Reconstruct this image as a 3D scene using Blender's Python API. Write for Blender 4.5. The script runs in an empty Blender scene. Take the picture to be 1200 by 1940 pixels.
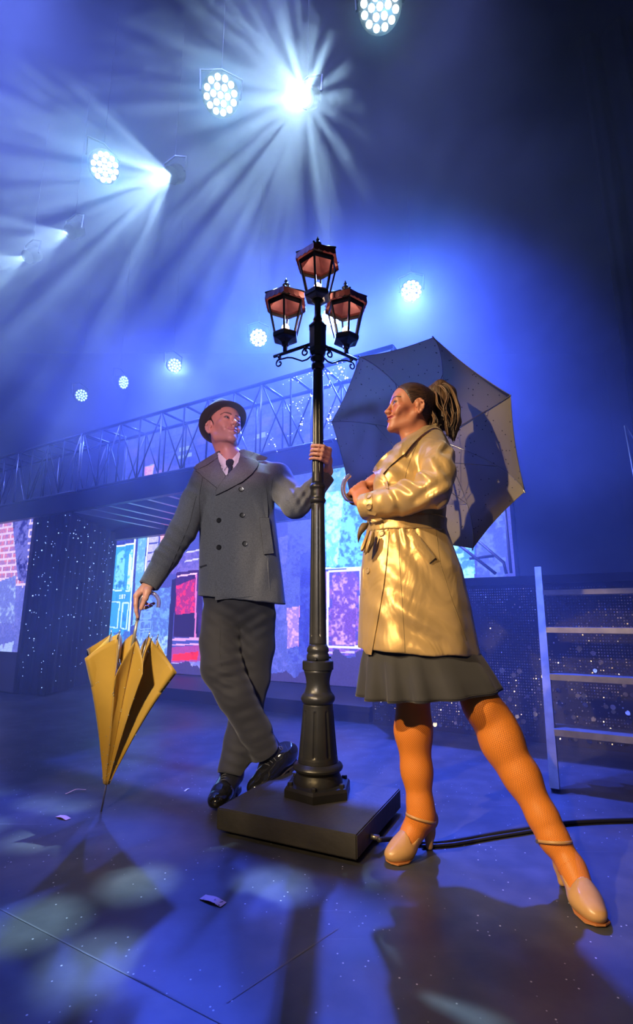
import bpy, bmesh, math, random
import numpy as np
from mathutils import Vector, Matrix, Euler
from mathutils.bvhtree import BVHTree
random.seed(7); rng = np.random.default_rng(7)
SC = bpy.context.scene
COL = SC.collection

# ------------------------------------------------------------------ camera
CAM_H, CAM_F, CAM_P = 0.78, 940.0, math.radians(12)
cd = bpy.data.cameras.new('camera'); cam = bpy.data.objects.new('camera', cd); COL.objects.link(cam)
cd.sensor_fit = 'HORIZONTAL'; cd.sensor_width = 36; cd.lens = CAM_F / 1200 * 36
cd.clip_start = 0.05; cd.clip_end = 100
cam.location = (0, 0, CAM_H); cam.rotation_euler = (math.pi / 2 + CAM_P, 0, 0)
SC.camera = cam

# ------------------------------------------------------------------ world, view
W = bpy.data.worlds.new('world'); SC.world = W; W.use_nodes = True
W.node_tree.nodes['Background'].inputs[0].default_value = (0.35, 0.38, 0.6, 1)
W.node_tree.nodes['Background'].inputs[1].default_value = 0.15
SC.view_settings.view_transform = 'Standard'; SC.view_settings.look = 'None'
SC.view_settings.gamma = 1; SC.view_settings.use_curve_mapping = False
SC.view_settings.exposure = 0.18
SC.cycles.use_denoising = True
SC.cycles.volume_bounces = 1; SC.cycles.volume_step_rate = 2
SC.cycles.max_bounces = 6
SC.cycles.sample_clamp_indirect = 4
SC.cycles.use_light_tree = True; SC.cycles.use_adaptive_sampling = True; SC.cycles.adaptive_threshold = 0.02
SC.cycles.caustics_reflective = False; SC.cycles.caustics_refractive = False

# ------------------------------------------------------------------ lights
def spot(name, loc, target, watts, color, angle, blend=0.3, size=0.08, gobo=None):
    d = bpy.data.lights.new(name, 'SPOT'); d.energy = watts; d.color = color
    d.spot_size = math.radians(angle); d.spot_blend = blend; d.shadow_soft_size = size
    o = bpy.data.objects.new(name, d); COL.objects.link(o); o.location = loc
    o.rotation_euler = (Vector(target) - Vector(loc)).to_track_quat('-Z', 'Y').to_euler()
    if gobo is not None:
        # a break-up gobo: a wheel of bright and dim beamlets across the lens
        scale, lo, seed = gobo
        d.use_nodes = True; nt = d.node_tree; N = nt.nodes; L = nt.links
        em = N['Emission']
        tc = N.new('ShaderNodeTexCoord'); vo = N.new('ShaderNodeTexVoronoi'); vo.voronoi_dimensions = '2D'
        sp = N.new('ShaderNodeSeparateXYZ'); L.new(tc.outputs['Normal'], sp.inputs[0])
        dx = N.new('ShaderNodeMath'); dx.operation = 'DIVIDE'; dy = N.new('ShaderNodeMath'); dy.operation = 'DIVIDE'
        L.new(sp.outputs[0], dx.inputs[0]); L.new(sp.outputs[2], dx.inputs[1])
        L.new(sp.outputs[1], dy.inputs[0]); L.new(sp.outputs[2], dy.inputs[1])
        cb = N.new('ShaderNodeCombineXYZ'); L.new(dx.outputs[0], cb.inputs[0]); L.new(dy.outputs[0], cb.inputs[1])
        cb.inputs[2].default_value = seed
        ad = N.new('ShaderNodeVectorMath'); ad.operation = 'ADD'; ad.inputs[1].default_value = (seed, seed * 1.7, 0)
        L.new(cb.outputs[0], ad.inputs[0]); L.new(ad.outputs[0], vo.inputs['Vector'])
        vo.inputs['Scale'].default_value = scale; vo.inputs['Randomness'].default_value = 0.85
        rp = N.new('ShaderNodeMapRange'); rp.inputs['From Min'].default_value = 0.14; rp.inputs['From Max'].default_value = 0.40
        rp.inputs['To Min'].default_value = 1.0; rp.inputs['To Max'].default_value = lo
        L.new(vo.outputs['Distance'], rp.inputs['Value'])
        L.new(rp.outputs[0], em.inputs['Strength'])
    return o

BLUE = (0.05, 0.10, 1.0); CYAN = (0.14, 0.58, 1.0); ICE = (0.50, 0.78, 1.0)
AMBER = (1.0, 0.66, 0.28); WARM = (1.0, 0.80, 0.56); ROSE = (1.0, 0.52, 0.62)
# follow spots and front-of-house lamps behind the camera
HAZE_Y, HAZE_D, HAZE_G = 2.25, 0.06, 0.35
spot('key_spot', (-3.0, -0.5, 3.4), (0.62, 1.95, 0.80), 860, (1.0, 0.74, 0.42), 21.5, 0.14, 0.05)
spot('low_amber_spot', (-1.3, -1.0, 2.4), (0.72, 1.95, 0.30), 300, AMBER, 30, 0.4, 0.04)
spot('umbrella_spot', (-1.2, -1.6, 2.6), (-0.72, 2.2, 0.30), 420, (1.0, 0.70, 0.30), 17, 0.4, 0.05)
spot('man_spot', (-1.3, -1.7, 2.4), (-0.40, 2.35, 0.80), 460, (1.0, 0.90, 0.88), 19, 0.5, 0.06)
spot('rose_spot', (-0.9, -1.4, 1.6), (-0.42, 2.3, 1.66), 430, (1.0, 0.56, 0.72), 9, 0.5, 0.05)
spot('hand_spot', (0.1, -1.4, 2.0), (0.03, 2.2, 1.42), 90, (1.0, 0.50, 0.50), 7, 0.7, 0.05)
# stage wash from the flown rigs behind the actors; unseen haze fills added
spot('blue_back_spot', (0.17, 5.40, 4.3), (0.0, 1.3, 0.0), 3000, BLUE, 58, 0.4, 0.07)
spot('blue_side_spot', (1.05, 4.90, 4.3), (0.25, 1.5, 0.3), 2600, BLUE, 48, 0.4, 0.07)
spot('blue_left_spot', (-2.0, 6.5, 4.3), (-0.9, 2.2, 0.0), 1500, BLUE, 60, 0.4, 0.10)
spot('haze_blue_fill', (-3.4, 2.8, 6.5), (-1.6, 7.5, 3.2), 1500, (0.13, 0.19, 0.95), 140, 0.8, 0.5)  # unseen floods added to make the haze glow blue
spot('haze_blue_fill', (-0.4, 2.6, 6.2), (-0.3, 6.5, 2.2), 600, (0.18, 0.22, 0.9), 74, 0.8, 0.5)
spot('haze_blue_fill', (1.2, 2.8, 6.5), (1.0, 7.5, 3.8), 420, (0.18, 0.22, 0.9), 85, 0.9, 0.5)
# the moving beams, each with its break-up gobo
BEAMS = [((-0.09, 3.31, 5.0), (-1.15, 1.05, 2.2)), ((-1.42, 4.05, 5.0), (-2.3, 1.5, 1.9)), ((-2.76, 4.78, 5.0), (-3.7, 2.3, 1.9)), ((-3.46, 5.17, 5.0), (-4.4, 2.7, 1.9))]
for (loc, tg), wt, an, sd in zip(BEAMS, (2500, 1700, 1100, 1100), (60, 46, 40, 40), (3.1, 5.3, 8.3, 1.3)):
    dv = (Vector(tg) - Vector(loc)).normalized()
    spot('beam_light', Vector(loc) + dv * .02, tg, wt, ICE, an, 0.25, 0.02, gobo=(13.0, 0.0, sd))
for px, loc in ((490, (-.77, 5.94, 4.4)), (627, (.18, 5.47, 4.4)), (780, (1.07, 4.97, 4.4)), (418, (-.79, 3.29, 5.0)), (720, (.45, 2.69, 5.0)), (197, (-2.04, 3.96, 5.0))):
    q = Vector(loc); q += (Vector((0, 0, .8)) - q).normalized() * .05
    spot('wash_light', q, (0, 0, .8), 320, CYAN, 26, 0.9, 0.08)

# ------------------------------------------------------------------ helpers
def tag(o, label=None, cat=None, group=None, kind=None):
    if label: o['label'] = label
    if cat: o['category'] = cat
    if group: o['group'] = group
    if kind: o['kind'] = kind
    return o
def empty(name, loc=(0, 0, 0), parent=None):
    o = bpy.data.objects.new(name, None); COL.objects.link(o); o.location = loc
    o.empty_display_size = 0.05
    if parent: o.parent = parent
    return o
def link(name, me, mt=None, parent=None, smooth=False, mx=None):
    o = bpy.data.objects.new(name, me); COL.objects.link(o)
    if mt is not None:
        for m in (mt if isinstance(mt, (list, tuple)) else [mt]): me.materials.append(m)
    if smooth: me.polygons.foreach_set('use_smooth', [True] * len(me.polygons))
    if parent is not None:
        o.parent = parent
        o.matrix_parent_inverse = world(parent).inverted()
    if mx is not None: o.matrix_basis = mx
    return o
def world(o):
    m = o.matrix_basis.copy()
    while o.parent is not None:
        m = o.parent.matrix_basis @ o.matrix_parent_inverse @ m if False else (o.parent.matrix_basis @ (o.matrix_parent_inverse @ m))
        o = o.parent
    return m
def copy_tree(o, parent=None):
    c = o.copy(); COL.objects.link(c)
    if parent is not None: c.parent = parent
    for ch in list(o.children): copy_tree(ch, c)
    return c
def mesh(name, vs, fs):
    me = bpy.data.meshes.new(name); me.from_pydata([tuple(map(float, v)) for v in vs], [], fs); me.update(); return me
class MB:
    """collects vertices and faces for one mesh"""
    def __init__(s): s.v = []; s.f = []
    def add(s, vs, fs):
        n = len(s.v); s.v += [tuple(map(float, q)) for q in vs]; s.f += [tuple(n + i for i in f) for f in fs]; return s
    def box(s, lo, hi, mx=None):
        x0, y0, z0 = lo; x1, y1, z1 = hi
        vs = [Vector(q) for q in ((x0,y0,z0),(x1,y0,z0),(x1,y1,z0),(x0,y1,z0),(x0,y0,z1),(x1,y0,z1),(x1,y1,z1),(x0,y1,z1))]
        if mx is not None: vs = [mx @ q for q in vs]
        return s.add(vs, [(3,2,1,0),(4,5,6,7),(0,1,5,4),(1,2,6,5),(2,3,7,6),(3,0,4,7)])
    def lathe(s, prof, n=24, c=(0,0), fl=None, ph=0, caps=True):
        """profile of (radius, z); fl(ang, z) scales the radius"""
        vs = []
        for r, z in prof:
            for i in range(n):
                a = ph + 2 * math.pi * i / n
                k = fl(a, z) if fl else 1
                vs.append((c[0] + r * k * math.cos(a), c[1] + r * k * math.sin(a), z))
        fs = []
        for j in range(len(prof) - 1):
            for i in range(n):
                fs.append((j*n+i, j*n+(i+1)%n, (j+1)*n+(i+1)%n, (j+1)*n+i))
        if caps:
            fs.append(tuple(range(n))[::-1]); fs.append(tuple((len(prof)-1)*n + i for i in range(n)))
        return s.add(vs, fs)
    def tube(s, pts, r, n=8, caps=True):
        pts = [Vector(q) for q in pts]; rs = r if isinstance(r, (list, tuple)) else [r] * len(pts)
        up = None; vs = []
        for i, q in enumerate(pts):
            t = (pts[min(i+1, len(pts)-1)] - pts[max(i-1, 0)]).normalized()
            if up is None:
                up = Vector((0,0,1)) if abs(t.z) < 0.9 else Vector((1,0,0))
            a = t.cross(up).normalized(); b = a.cross(t).normalized(); up = b
            for k in range(n):
                w = 2 * math.pi * k / n
                vs.append(q + (a * math.cos(w) + b * math.sin(w)) * rs[i])
        fs = []
        for j in range(len(pts) - 1):
            for k in range(n): fs.append((j*n+k, j*n+(k+1)%n, (j+1)*n+(k+1)%n, (j+1)*n+k))
        if caps: fs.append(tuple(range(n))[::-1]); fs.append(tuple((len(pts)-1)*n + k for k in range(n)))
        return s.add(vs, fs)
    def build(s, name, mt, parent=None, smooth=False, mx=None):
        o = link(name, mesh(name, s.v, s.f), mt, parent, smooth, mx)
        if smooth == 'angle':
            o.data.polygons.foreach_set('use_smooth', [True] * len(o.data.polygons))
            o.data.set_sharp_from_angle(angle=math.radians(38))
        return o
def mat(name, col, rough=0.5, metal=0.0, bump=None, var=None, emit=None, **kw):
    """Principled material; var = (scale, second colour), bump = (scale, strength, distance)"""
    m = bpy.data.materials.new(name); m.use_nodes = True; nt = m.node_tree; N = nt.nodes; L = nt.links
    b = N['Principled BSDF']; c = tuple(col) + (1,) if len(col) == 3 else col
    b.inputs['Base Color'].default_value = c; b.inputs['Roughness'].default_value = rough; b.inputs['Metallic'].default_value = metal
    for k, v in kw.items(): b.inputs[k.replace('_', ' ')].default_value = v
    tc = N.new('ShaderNodeTexCoord')
    if var:
        nz = N.new('ShaderNodeTexNoise'); nz.inputs['Scale'].default_value = var[0]; nz.inputs['Detail'].default_value = 5
        L.new(tc.outputs['Object'], nz.inputs['Vector'])
        rp = N.new('ShaderNodeMapRange'); rp.inputs['From Min'].default_value = .35; rp.inputs['From Max'].default_value = .65
        L.new(nz.outputs['Fac'], rp.inputs['Value'])
        mx = N.new('ShaderNodeMix'); mx.data_type = 'RGBA'; mx.inputs['A'].default_value = c; mx.inputs['B'].default_value = tuple(var[1]) + (1,)
        L.new(rp.outputs[0], mx.inputs['Factor']); L.new(mx.outputs['Result'], b.inputs['Base Color'])
    if bump:
        nz = N.new('ShaderNodeTexNoise'); nz.inputs['Scale'].default_value = bump[0]; nz.inputs['Detail'].default_value = 4
        L.new(tc.outputs['Object'], nz.inputs['Vector'])
        bp = N.new('ShaderNodeBump'); bp.inputs['Strength'].default_value = bump[1]; bp.inputs['Distance'].default_value = bump[2]
        L.new(nz.outputs['Fac'], bp.inputs['Height']); L.new(bp.outputs[0], b.inputs['Normal'])
    if emit:
        b.inputs['Emission Color'].default_value = tuple(emit[0]) + (1,); b.inputs['Emission Strength'].default_value = emit[1]
    return m
def emat(name, attr=None, col=(1,1,1), strength=1.0):
    m = bpy.data.materials.new(name); m.use_nodes = True; nt = m.node_tree; N = nt.nodes; L = nt.links
    b = N['Principled BSDF']; b.inputs['Base Color'].default_value = (.01,.01,.012,1); b.inputs['Roughness'].default_value = .5
    b.inputs['Emission Strength'].default_value = strength
    if attr:
        a = N.new('ShaderNodeAttribute'); a.attribute_name = attr; L.new(a.outputs['Color'], b.inputs['Emission Color'])
    else: b.inputs['Emission Color'].default_value = tuple(col) + (1,)
    return m
def ray(px, py):
    xc = (px - 600) / CAM_F; up = (970 - py) / CAM_F
    return Vector((xc, math.cos(CAM_P) - up * math.sin(CAM_P), math.sin(CAM_P) + up * math.cos(CAM_P)))
CAMV = Vector((0, 0, CAM_H))
def P(px, py, Y):                        # the point of the sight line at distance Y upstage
    r = ray(px, py); return CAMV + r * (Y / r.y)
def PZ(px, py, z):
    r = ray(px, py); return CAMV + r * ((z - CAM_H) / r.z)
# the set stands turned 30 degrees: u runs along it, bk points upstage
SU = Vector((.866, -.5, 0)); SB = Vector((.5, .866, 0)); SO = Vector((0, 5.28, 0))
SM = Matrix.Translation(SO) @ Matrix(((.866, .5, 0, 0), (-.5, .866, 0, 0), (0, 0, 1, 0), (0, 0, 0, 1)))
def S(px, py, b):                        # (along, height) on the set plane at depth b
    r = ray(px, py); t = ((SO - CAMV).dot(SB) + b) / r.dot(SB); q = CAMV + r * t - SO
    return q.dot(SU), q.z
def srgb(*c):
    return tuple((x/255/12.92 if x/255 <= .04045 else ((x/255+.055)/1.055)**2.4) for x in c)
# ------------------------------------------------------------------ structure
def floor_material():
    m = mat('stage_floor_paint', (.030, .031, .036), .42)
    nt = m.node_tree; N = nt.nodes; L = nt.links; b = N['Principled BSDF']
    tc = N.new('ShaderNodeTexCoord')
    def noise(scale, detail=6, stretch=None, rot=0):
        n = N.new('ShaderNodeTexNoise'); n.inputs['Scale'].default_value = scale; n.inputs['Detail'].default_value = detail
        src = tc.outputs['Object']
        if stretch:
            mp = N.new('ShaderNodeMapping'); mp.inputs['Scale'].default_value = stretch; mp.inputs['Rotation'].default_value = (0, 0, rot)
            L.new(src, mp.inputs[0]); src = mp.outputs[0]
        L.new(src, n.inputs['Vector']); return n
    def rng_(n, a, bb, lo=0., hi=1.):
        r = N.new('ShaderNodeMapRange'); r.inputs['From Min'].default_value = a; r.inputs['From Max'].default_value = bb
        r.inputs['To Min'].default_value = lo; r.inputs['To Max'].default_value = hi
        L.new(n, r.inputs['Value']); return r.outputs[0]
    n1 = noise(1.6); n2 = noise(9)
    L.new(rng_(n1.outputs['Fac'], .3, .7, .32, .58), b.inputs['Roughness'])
    mx = N.new('ShaderNodeMix'); mx.data_type = 'RGBA'
    mx.inputs['A'].default_value = (.040, .042, .048, 1); mx.inputs['B'].default_value = (.066, .067, .074, 1)
    L.new(rng_(n2.outputs['Fac'], .4, .7), mx.inputs['Factor']); cur = mx.outputs['Result']
    def over(fac, col):
        nonlocal cur
        q = N.new('ShaderNodeMix'); q.data_type = 'RGBA'; q.inputs['B'].default_value = tuple(col) + (1,)
        L.new(cur, q.inputs['A']); L.new(fac, q.inputs['Factor']); cur = q.outputs['Result']
    # worn scratches in two directions
    for st, rot, lo in (((1.2, 60, 1), .6, .69), ((1.0, 75, 1), -.5, .70)):
        s = noise(1.0, 3, st, rot); over(rng_(s.outputs['Fac'], lo, lo + .06, 0, .35), (.22, .22, .24))
    # flecks of dust and scuffed paint
    vo = N.new('ShaderNodeTexVoronoi'); vo.inputs['Scale'].default_value = 34; L.new(tc.outputs['Object'], vo.inputs['Vector'])
    gate = noise(2.2, 2)
    f1 = rng_(vo.outputs['Distance'], .05, .10, 1, 0)
    mu = N.new('ShaderNodeMath'); mu.operation = 'MULTIPLY'; L.new(f1, mu.inputs[0]); L.new(rng_(gate.outputs['Fac'], .42, .52), mu.inputs[1])
    over(mu.outputs[0], (.6, .6, .6))
    L.new(cur, b.inputs['Base Color'])
    bp = N.new('ShaderNodeBump'); bp.inputs['Strength'].default_value = .12; bp.inputs['Distance'].default_value = .01
    L.new(n2.outputs['Fac'], bp.inputs['Height']); L.new(bp.outputs[0], b.inputs['Normal'])
    return m
M = {}
M['floor'] = floor_material()
M['black'] = mat('matt_black', (.012, .012, .014), .8)
M['drape'] = mat('black_serge', (.010, .010, .012), .95, bump=(60, .3, .01))
M['metal_black'] = mat('black_metal', (.02, .02, .022), .38, .0, bump=(90, .08, .002))
M['alu'] = mat('worn_aluminium', (.55, .54, .50), .38, 1.0, bump=(40, .1, .002), var=(14, (.40, .39, .36)))
fl = MB()
fl.box((-9, -3.5, -.08), (7, 11, 0))
floor = tag(fl.build('floor', M['floor']), kind='structure')
# seams between the floor sheets: thin recessed-looking strips of darker filler lying flush
seam_m = mat('floor_seam', (.10, .10, .11), .6)
def seam(a, b_, w=.004):
    a, b_ = Vector(a), Vector(b_); d = (b_ - a).normalized(); n = Vector((-d.y, d.x, 0)) * w / 2
    return mesh('seam', [a - n, b_ - n, b_ + n, a + n], [(0, 1, 2, 3)])
for i, (pa, pb) in enumerate([((0, 1722), (430, 1945)), ((0, 1490), (400, 1400)), ((640, 1760), (430, 1900)), ((1000, 1445), (1200, 1470))]):
    a = PZ(*pa, 0); b_ = PZ(*pb, 0); a.z = b_.z = .0008
    link('seam', seam(a, b_), seam_m, floor)
bw = MB(); bw.box((-9, 10.9, 0), (7, 11, 7)); tag(bw.build('wall_back', M['black']), kind='structure')
bw = MB(); bw.box((-9, -3.5, 0), (-8.9, 11, 7)); tag(bw.build('wall_left', M['black']), kind='structure')
bw = MB(); bw.box((6.9, -3.5, 0), (7, 11, 7)); tag(bw.build('wall_right', M['black']), kind='structure')
bw = MB(); bw.box((-9, -3.5, 7), (7, 11, 7.1)); tag(bw.build('ceiling', M['black']), kind='structure')

# haze: real scattering air over the upstage area
def haze_material(dens, aniso):
    m = bpy.data.materials.new('haze'); m.use_nodes = True; nt = m.node_tree
    nt.nodes.remove(nt.nodes['Principled BSDF'])
    v = nt.nodes.new('ShaderNodeVolumeScatter'); v.inputs['Density'].default_value = dens; v.inputs['Anisotropy'].default_value = aniso
    v.inputs['Color'].default_value = (.92, .95, 1, 1)
    N = nt.nodes; L = nt.links; tc = N.new('ShaderNodeTexCoord'); n = N.new('ShaderNodeTexNoise')      # drifting smoke: thick and thin patches
    n.inputs['Scale'].default_value = 1.0; n.inputs['Detail'].default_value = 4; n.inputs['Distortion'].default_value = .7; L.new(tc.outputs['Object'], n.inputs['Vector'])
    r = N.new('ShaderNodeMapRange'); r.inputs['From Min'].default_value = .40; r.inputs['From Max'].default_value = .66
    r.inputs['To Min'].default_value = dens * .6; r.inputs['To Max'].default_value = dens * 2.1; L.new(n.outputs['Fac'], r.inputs['Value']); L.new(r.outputs[0], v.inputs['Density'])
    nt.links.new(v.outputs[0], nt.nodes['Material Output'].inputs['Volume']); return m
hz = MB(); hz.box((-8.8, HAZE_Y, .01), (6.8, 10.8, 6.9))
tag(hz.build('haze', haze_material(HAZE_D, HAZE_G)), 'pale blue theatre haze hanging over the upstage area', 'haze', kind='stuff')
# ------------------------------------------------------------------ LED wall with its printed street of houses
def vnoise(h, w, cell, seed):
    r = np.random.default_rng(seed); g = r.random((int(h / cell) + 3, int(w / cell) + 3))
    y = np.arange(h) / cell; x = np.arange(w) / cell
    y0 = y.astype(int); x0 = x.astype(int); fy = (y - y0)[:, None]; fx = (x - x0)[None]
    fy = fy * fy * (3 - 2 * fy); fx = fx * fx * (3 - 2 * fx)
    a = g[y0][:, x0]; b_ = g[y0][:, x0 + 1]; c = g[y0 + 1][:, x0]; d = g[y0 + 1][:, x0 + 1]
    return (a * (1 - fx) + b_ * fx) * (1 - fy) + (c * (1 - fx) + d * fx) * fy
class Led:
    """an LED screen: one face per light emitting pixel, coloured from a picture laid out on the screen's own (along, height) grid"""
    def __init__(s, a0, a1, z0, z1, pitch, b, base):
        s.a0, s.z0, s.p, s.b = a0, z0, pitch, b
        s.w = int((a1 - a0) / pitch); s.h = int((z1 - z0) / pitch)
        s.img = np.zeros((s.h, s.w, 3)); s.img[:] = base
        s.A, s.Z = np.meshgrid(a0 + (np.arange(s.w) + .5) * pitch, z0 + (np.arange(s.h) + .5) * pitch)
        s.n1 = .5 * vnoise(s.h, s.w, 4, 1) + .5 * vnoise(s.h, s.w, 1.7, 3); s.n2 = .6 * vnoise(s.h, s.w, 12, 2) + .4 * vnoise(s.h, s.w, 3, 4); s.n3 = rng.random((s.h, s.w))
    def mask(s, pts):
        q = [S(x, y, s.b) for x, y in pts]; m = np.zeros(s.A.shape, bool); n = len(q)
        for i in range(n):
            (x0, y0), (x1, y1) = q[i], q[(i + 1) % n]
            if y0 == y1: continue
            c = ((s.Z >= min(y0, y1)) & (s.Z < max(y0, y1)) & (s.A < x0 + (s.Z - y0) * (x1 - x0) / (y1 - y0)))
            m ^= c
        return m
    def poly(s, pts, col, col2=None, thr=.5, nz=0, k=1.0):
        m = s.mask(pts); col = np.array(srgb(*col))
        if col2 is not None:
            n = (s.n1 * .5 + s.n2 * .5) if nz == 0 else (s.n1 if nz == 1 else s.n2)
            t = np.clip((n - thr) * 6 + .5, 0, 1)[..., None]
            c = col * (1 - t) + np.array(srgb(*col2)) * t
        else: c = np.broadcast_to(col, s.img.shape)
        s.img[m] = s.img[m] * (1 - k) + c[m] * k
    def line(s, p0, p1, wpx, col, **kw):
        (x0, y0), (x1, y1) = p0, p1; d = math.hypot(x1 - x0, y1 - y0); nx, ny = -(y1 - y0) / d * wpx / 2, (x1 - x0) / d * wpx / 2
        s.poly([(x0 + nx, y0 + ny), (x1 + nx, y1 + ny), (x1 - nx, y1 - ny), (x0 - nx, y0 - ny)], col, **kw)
    def loop(s, pts, wpx, col, **kw):
        for i in range(len(pts)): s.line(pts[i], pts[(i + 1) % len(pts)], wpx, col, **kw)
    def build(s, name, strength, parent=None, keep=None):
        a = s.a0 + np.arange(s.w + 1) * s.p; z = s.z0 + np.arange(s.h + 1) * s.p
        A, Z = np.meshgrid(a, z); vs = np.stack([A, np.full_like(A, s.b), Z], -1).reshape(-1, 3)
        i = np.arange(s.h)[:, None] * (s.w + 1) + np.arange(s.w)[None]
        fs = np.stack([i, i + 1, i + s.w + 2, i + s.w + 1], -1).reshape(-1, 4)
        if keep is not None: fs = fs[keep(s.A, s.Z).ravel()]; s.img = s.img[keep(s.A, s.Z)][:, None]; s.n3 = s.n3[keep(s.A, s.Z)][:, None]
        me = bpy.data.meshes.new(name); me.vertices.add(len(vs)); me.vertices.foreach_set('co', vs.ravel())
        me.loops.add(fs.size); me.loops.foreach_set('vertex_index', fs.ravel().astype(np.int32))
        me.polygons.add(len(fs)); me.polygons.foreach_set('loop_start', (np.arange(len(fs)) * 4).astype(np.int32))
        me.update()
        at = me.attributes.new('led', 'FLOAT_COLOR', 'FACE')
        c = np.ones((len(fs), 4), np.float32); c[:, :3] = (s.img * (.86 + .28 * s.n3[..., None])).reshape(-1, 3)
        at.data.foreach_set('color', c.ravel())
        return link(name, me, emat(name + '_pixels', 'led', strength=strength), parent, mx=SM)

led = Led(-3.24, 1.98, .12, 3.35, .0112, 0, srgb(64, 70, 158))
P4 = led.poly
# upper storeys, seen through the bridge truss: dim bricks with a few pale blocks
P4([(180, 600), (760, 560), (760, 905), (180, 1010)], (50, 60, 150), (74, 84, 176), .5)
zrow = ((led.Z / .11).astype(int)); brick = ((led.Z % .11) < .018) | (((led.A + (zrow % 2) * .13) % .26) < .02)
up = led.Z > 2.15
led.img[brick & up] *= .62
for q in [((340, 848), (362, 843), (362, 851), (340, 856)), ((338, 864), (364, 857), (364, 864), (338, 870)),
          ((290, 910), (310, 906), (310, 914), (290, 918)), ((290, 922), (310, 918), (310, 926), (290, 930)),
          ((484, 824), (503, 818), (504, 827), (482, 833)), ((275, 884), (292, 878), (290, 905), (272, 908))]:
    P4(q, (150, 175, 225))
P4([(274, 885), (293, 880), (288, 902), (274, 905)], (235, 130, 140), (250, 190, 190))
P4([(296, 892), (308, 889), (308, 900), (296, 903)], (170, 130, 190)); P4([(312, 919), (330, 914), (330, 921), (312, 926)], (170, 120, 180))
for i in range(26):
    x = 230 + (i * 83) % 400; y = 770 + (i * 47) % 150 - (x - 230) * .2
    P4([(x, y), (x + 22, y - 5), (x + 21, y + 11), (x, y + 16)], (92, 86, 172), (110, 96, 180), k=.55)
# blue door house
P4([(196, 1000), (264, 985), (250, 1260), (190, 1250)], (40, 48, 140), (58, 70, 160), .5)
P4([(205, 1090), (218, 1036), (240, 1030), (256, 1032), (244, 1250), (200, 1228)], (52, 150, 214), (40, 120, 200), .62)
P4([(216, 1115), (222, 1052), (232, 1040), (237, 1046), (234, 1117)], (120, 205, 235), (40, 120, 190), .55)
P4([(240, 1116), (245, 1050), (250, 1040), (252, 1042), (247, 1120)], (195, 235, 245), (90, 190, 230), .6)
led.line((221, 1035), (254, 1030), 3, (235, 245, 255)); led.line((257, 1003), (244, 1196), 3, (215, 240, 255))
led.line((211, 1118), (231, 1119), 3, (190, 225, 250)); led.line((237, 1119), (246, 1120), 3, (190, 225, 250))
led.loop([(210, 1140), (227, 1141), (222, 1190), (205, 1187)], 2.2, (190, 225, 250))
led.loop([(233, 1142), (244, 1142), (239, 1192), (229, 1190)], 2.2, (190, 225, 250))
P4([(200, 1200), (245, 1195), (240, 1230), (205, 1222)], (70, 170, 225), (60, 90, 180), .5)
for k, dg in enumerate(['111', '010', '010', '010', '111']): pass
# house number on the door
D3 = {'1': ['010', '110', '010', '010', '111'], '8': ['111', '101', '111', '101', '111'], '7': ['111', '001', '010', '010', '010']}
na, nz_ = S(226.5, 1133, 0); ci = int((na - led.a0) / led.p); ri = int((nz_ - led.z0) / led.p)
for n, ch in enumerate('187'):
    for r_, row in enumerate(D3[ch]):
        for c_, v in enumerate(row):
            if v == '1': led.img[ri + 4 - r_, ci + n * 4 + c_] = srgb(225, 240, 250)
# pillar, brick quoins
P4([(263, 1002), (280, 998), (264, 1180), (249, 1186)], (96, 160, 224), (140, 195, 240), .55)
led.line((283, 1000), (272, 1118), 3, (235, 245, 255)); led.line((262, 1003), (250, 1185), 2, (60, 70, 150))
for k in range(9):
    y = 998 + k * 17; x = 284 - k * 1.7
    P4([(x, y), (x + 19, y - 3), (x + 18, y + 11), (x - 1, y + 14)], (158, 156, 214), (180, 174, 224))
P4([(304, 994), (338, 982), (336, 1030), (318, 1062), (303, 1060)], (220, 80, 100), (245, 180, 190), .5)
P4([(318, 988), (338, 982), (336, 1006), (324, 1010)], (250, 205, 205))
P4([(303, 1060), (380, 1040), (380, 1085), (300, 1090)], (84, 76, 168), (110, 96, 180))
led.line((352, 1047), (378, 1042), 3, (190, 185, 225)); led.line((350, 1064), (378, 1058), 3, (190, 185, 225))
# pale blue stones under the quoins, dark upright, red lit shop window with flower box
P4([(264, 1120), (324, 1112), (320, 1262), (250, 1240)], (78, 108, 190), (104, 150, 216), .5)
for k in range(5):
    y = 1140 + k * 19
    led.loop([(268 - k, y), (288 - k, y - 1), (287 - k, y + 13), (267 - k, y + 14)], 2, (120, 160, 220))
P4([(258, 1210), (318, 1205), (316, 1262), (252, 1245)], (150, 190, 230), (90, 120, 200), .55)
P4([(326, 1098), (334, 1096), (322, 1290), (312, 1290)], (28, 26, 70))
P4([(334, 1085), (384, 1078), (384, 1210), (328, 1206)], (40, 24, 80), (60, 30, 100))
P4([(334, 1110), (370, 1096), (372, 1170), (332, 1190)], (150, 36, 110), (226, 40, 90), .58, 1)
P4([(332, 1165), (376, 1160), (376, 1206), (330, 1204)], (34, 20, 66))
led.line((336, 1092), (374, 1086), 3, (230, 180, 220)); led.line((372, 1088), (370, 1208), 3, (206, 110, 180))
led.line((327, 1212), (384, 1210), 5, (220, 160, 215), k=.8); led.line((326, 1222), (384, 1220), 3, (200, 150, 215))
P4([(326, 1226), (384, 1222), (384, 1262), (324, 1258)], (150, 60, 140))
P4([(328, 1240), (376, 1234), (374, 1250), (326, 1252)], (240, 36, 30), (190, 20, 40), .6, 1)
P4([(322, 1256), (400, 1252), (390, 1275), (330, 1268)], (170, 165, 225), (110, 110, 195), .5)
P4([(384, 1060), (560, 1010), (560, 1330), (384, 1290)], (72, 80, 170), (92, 96, 190), .55)
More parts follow.
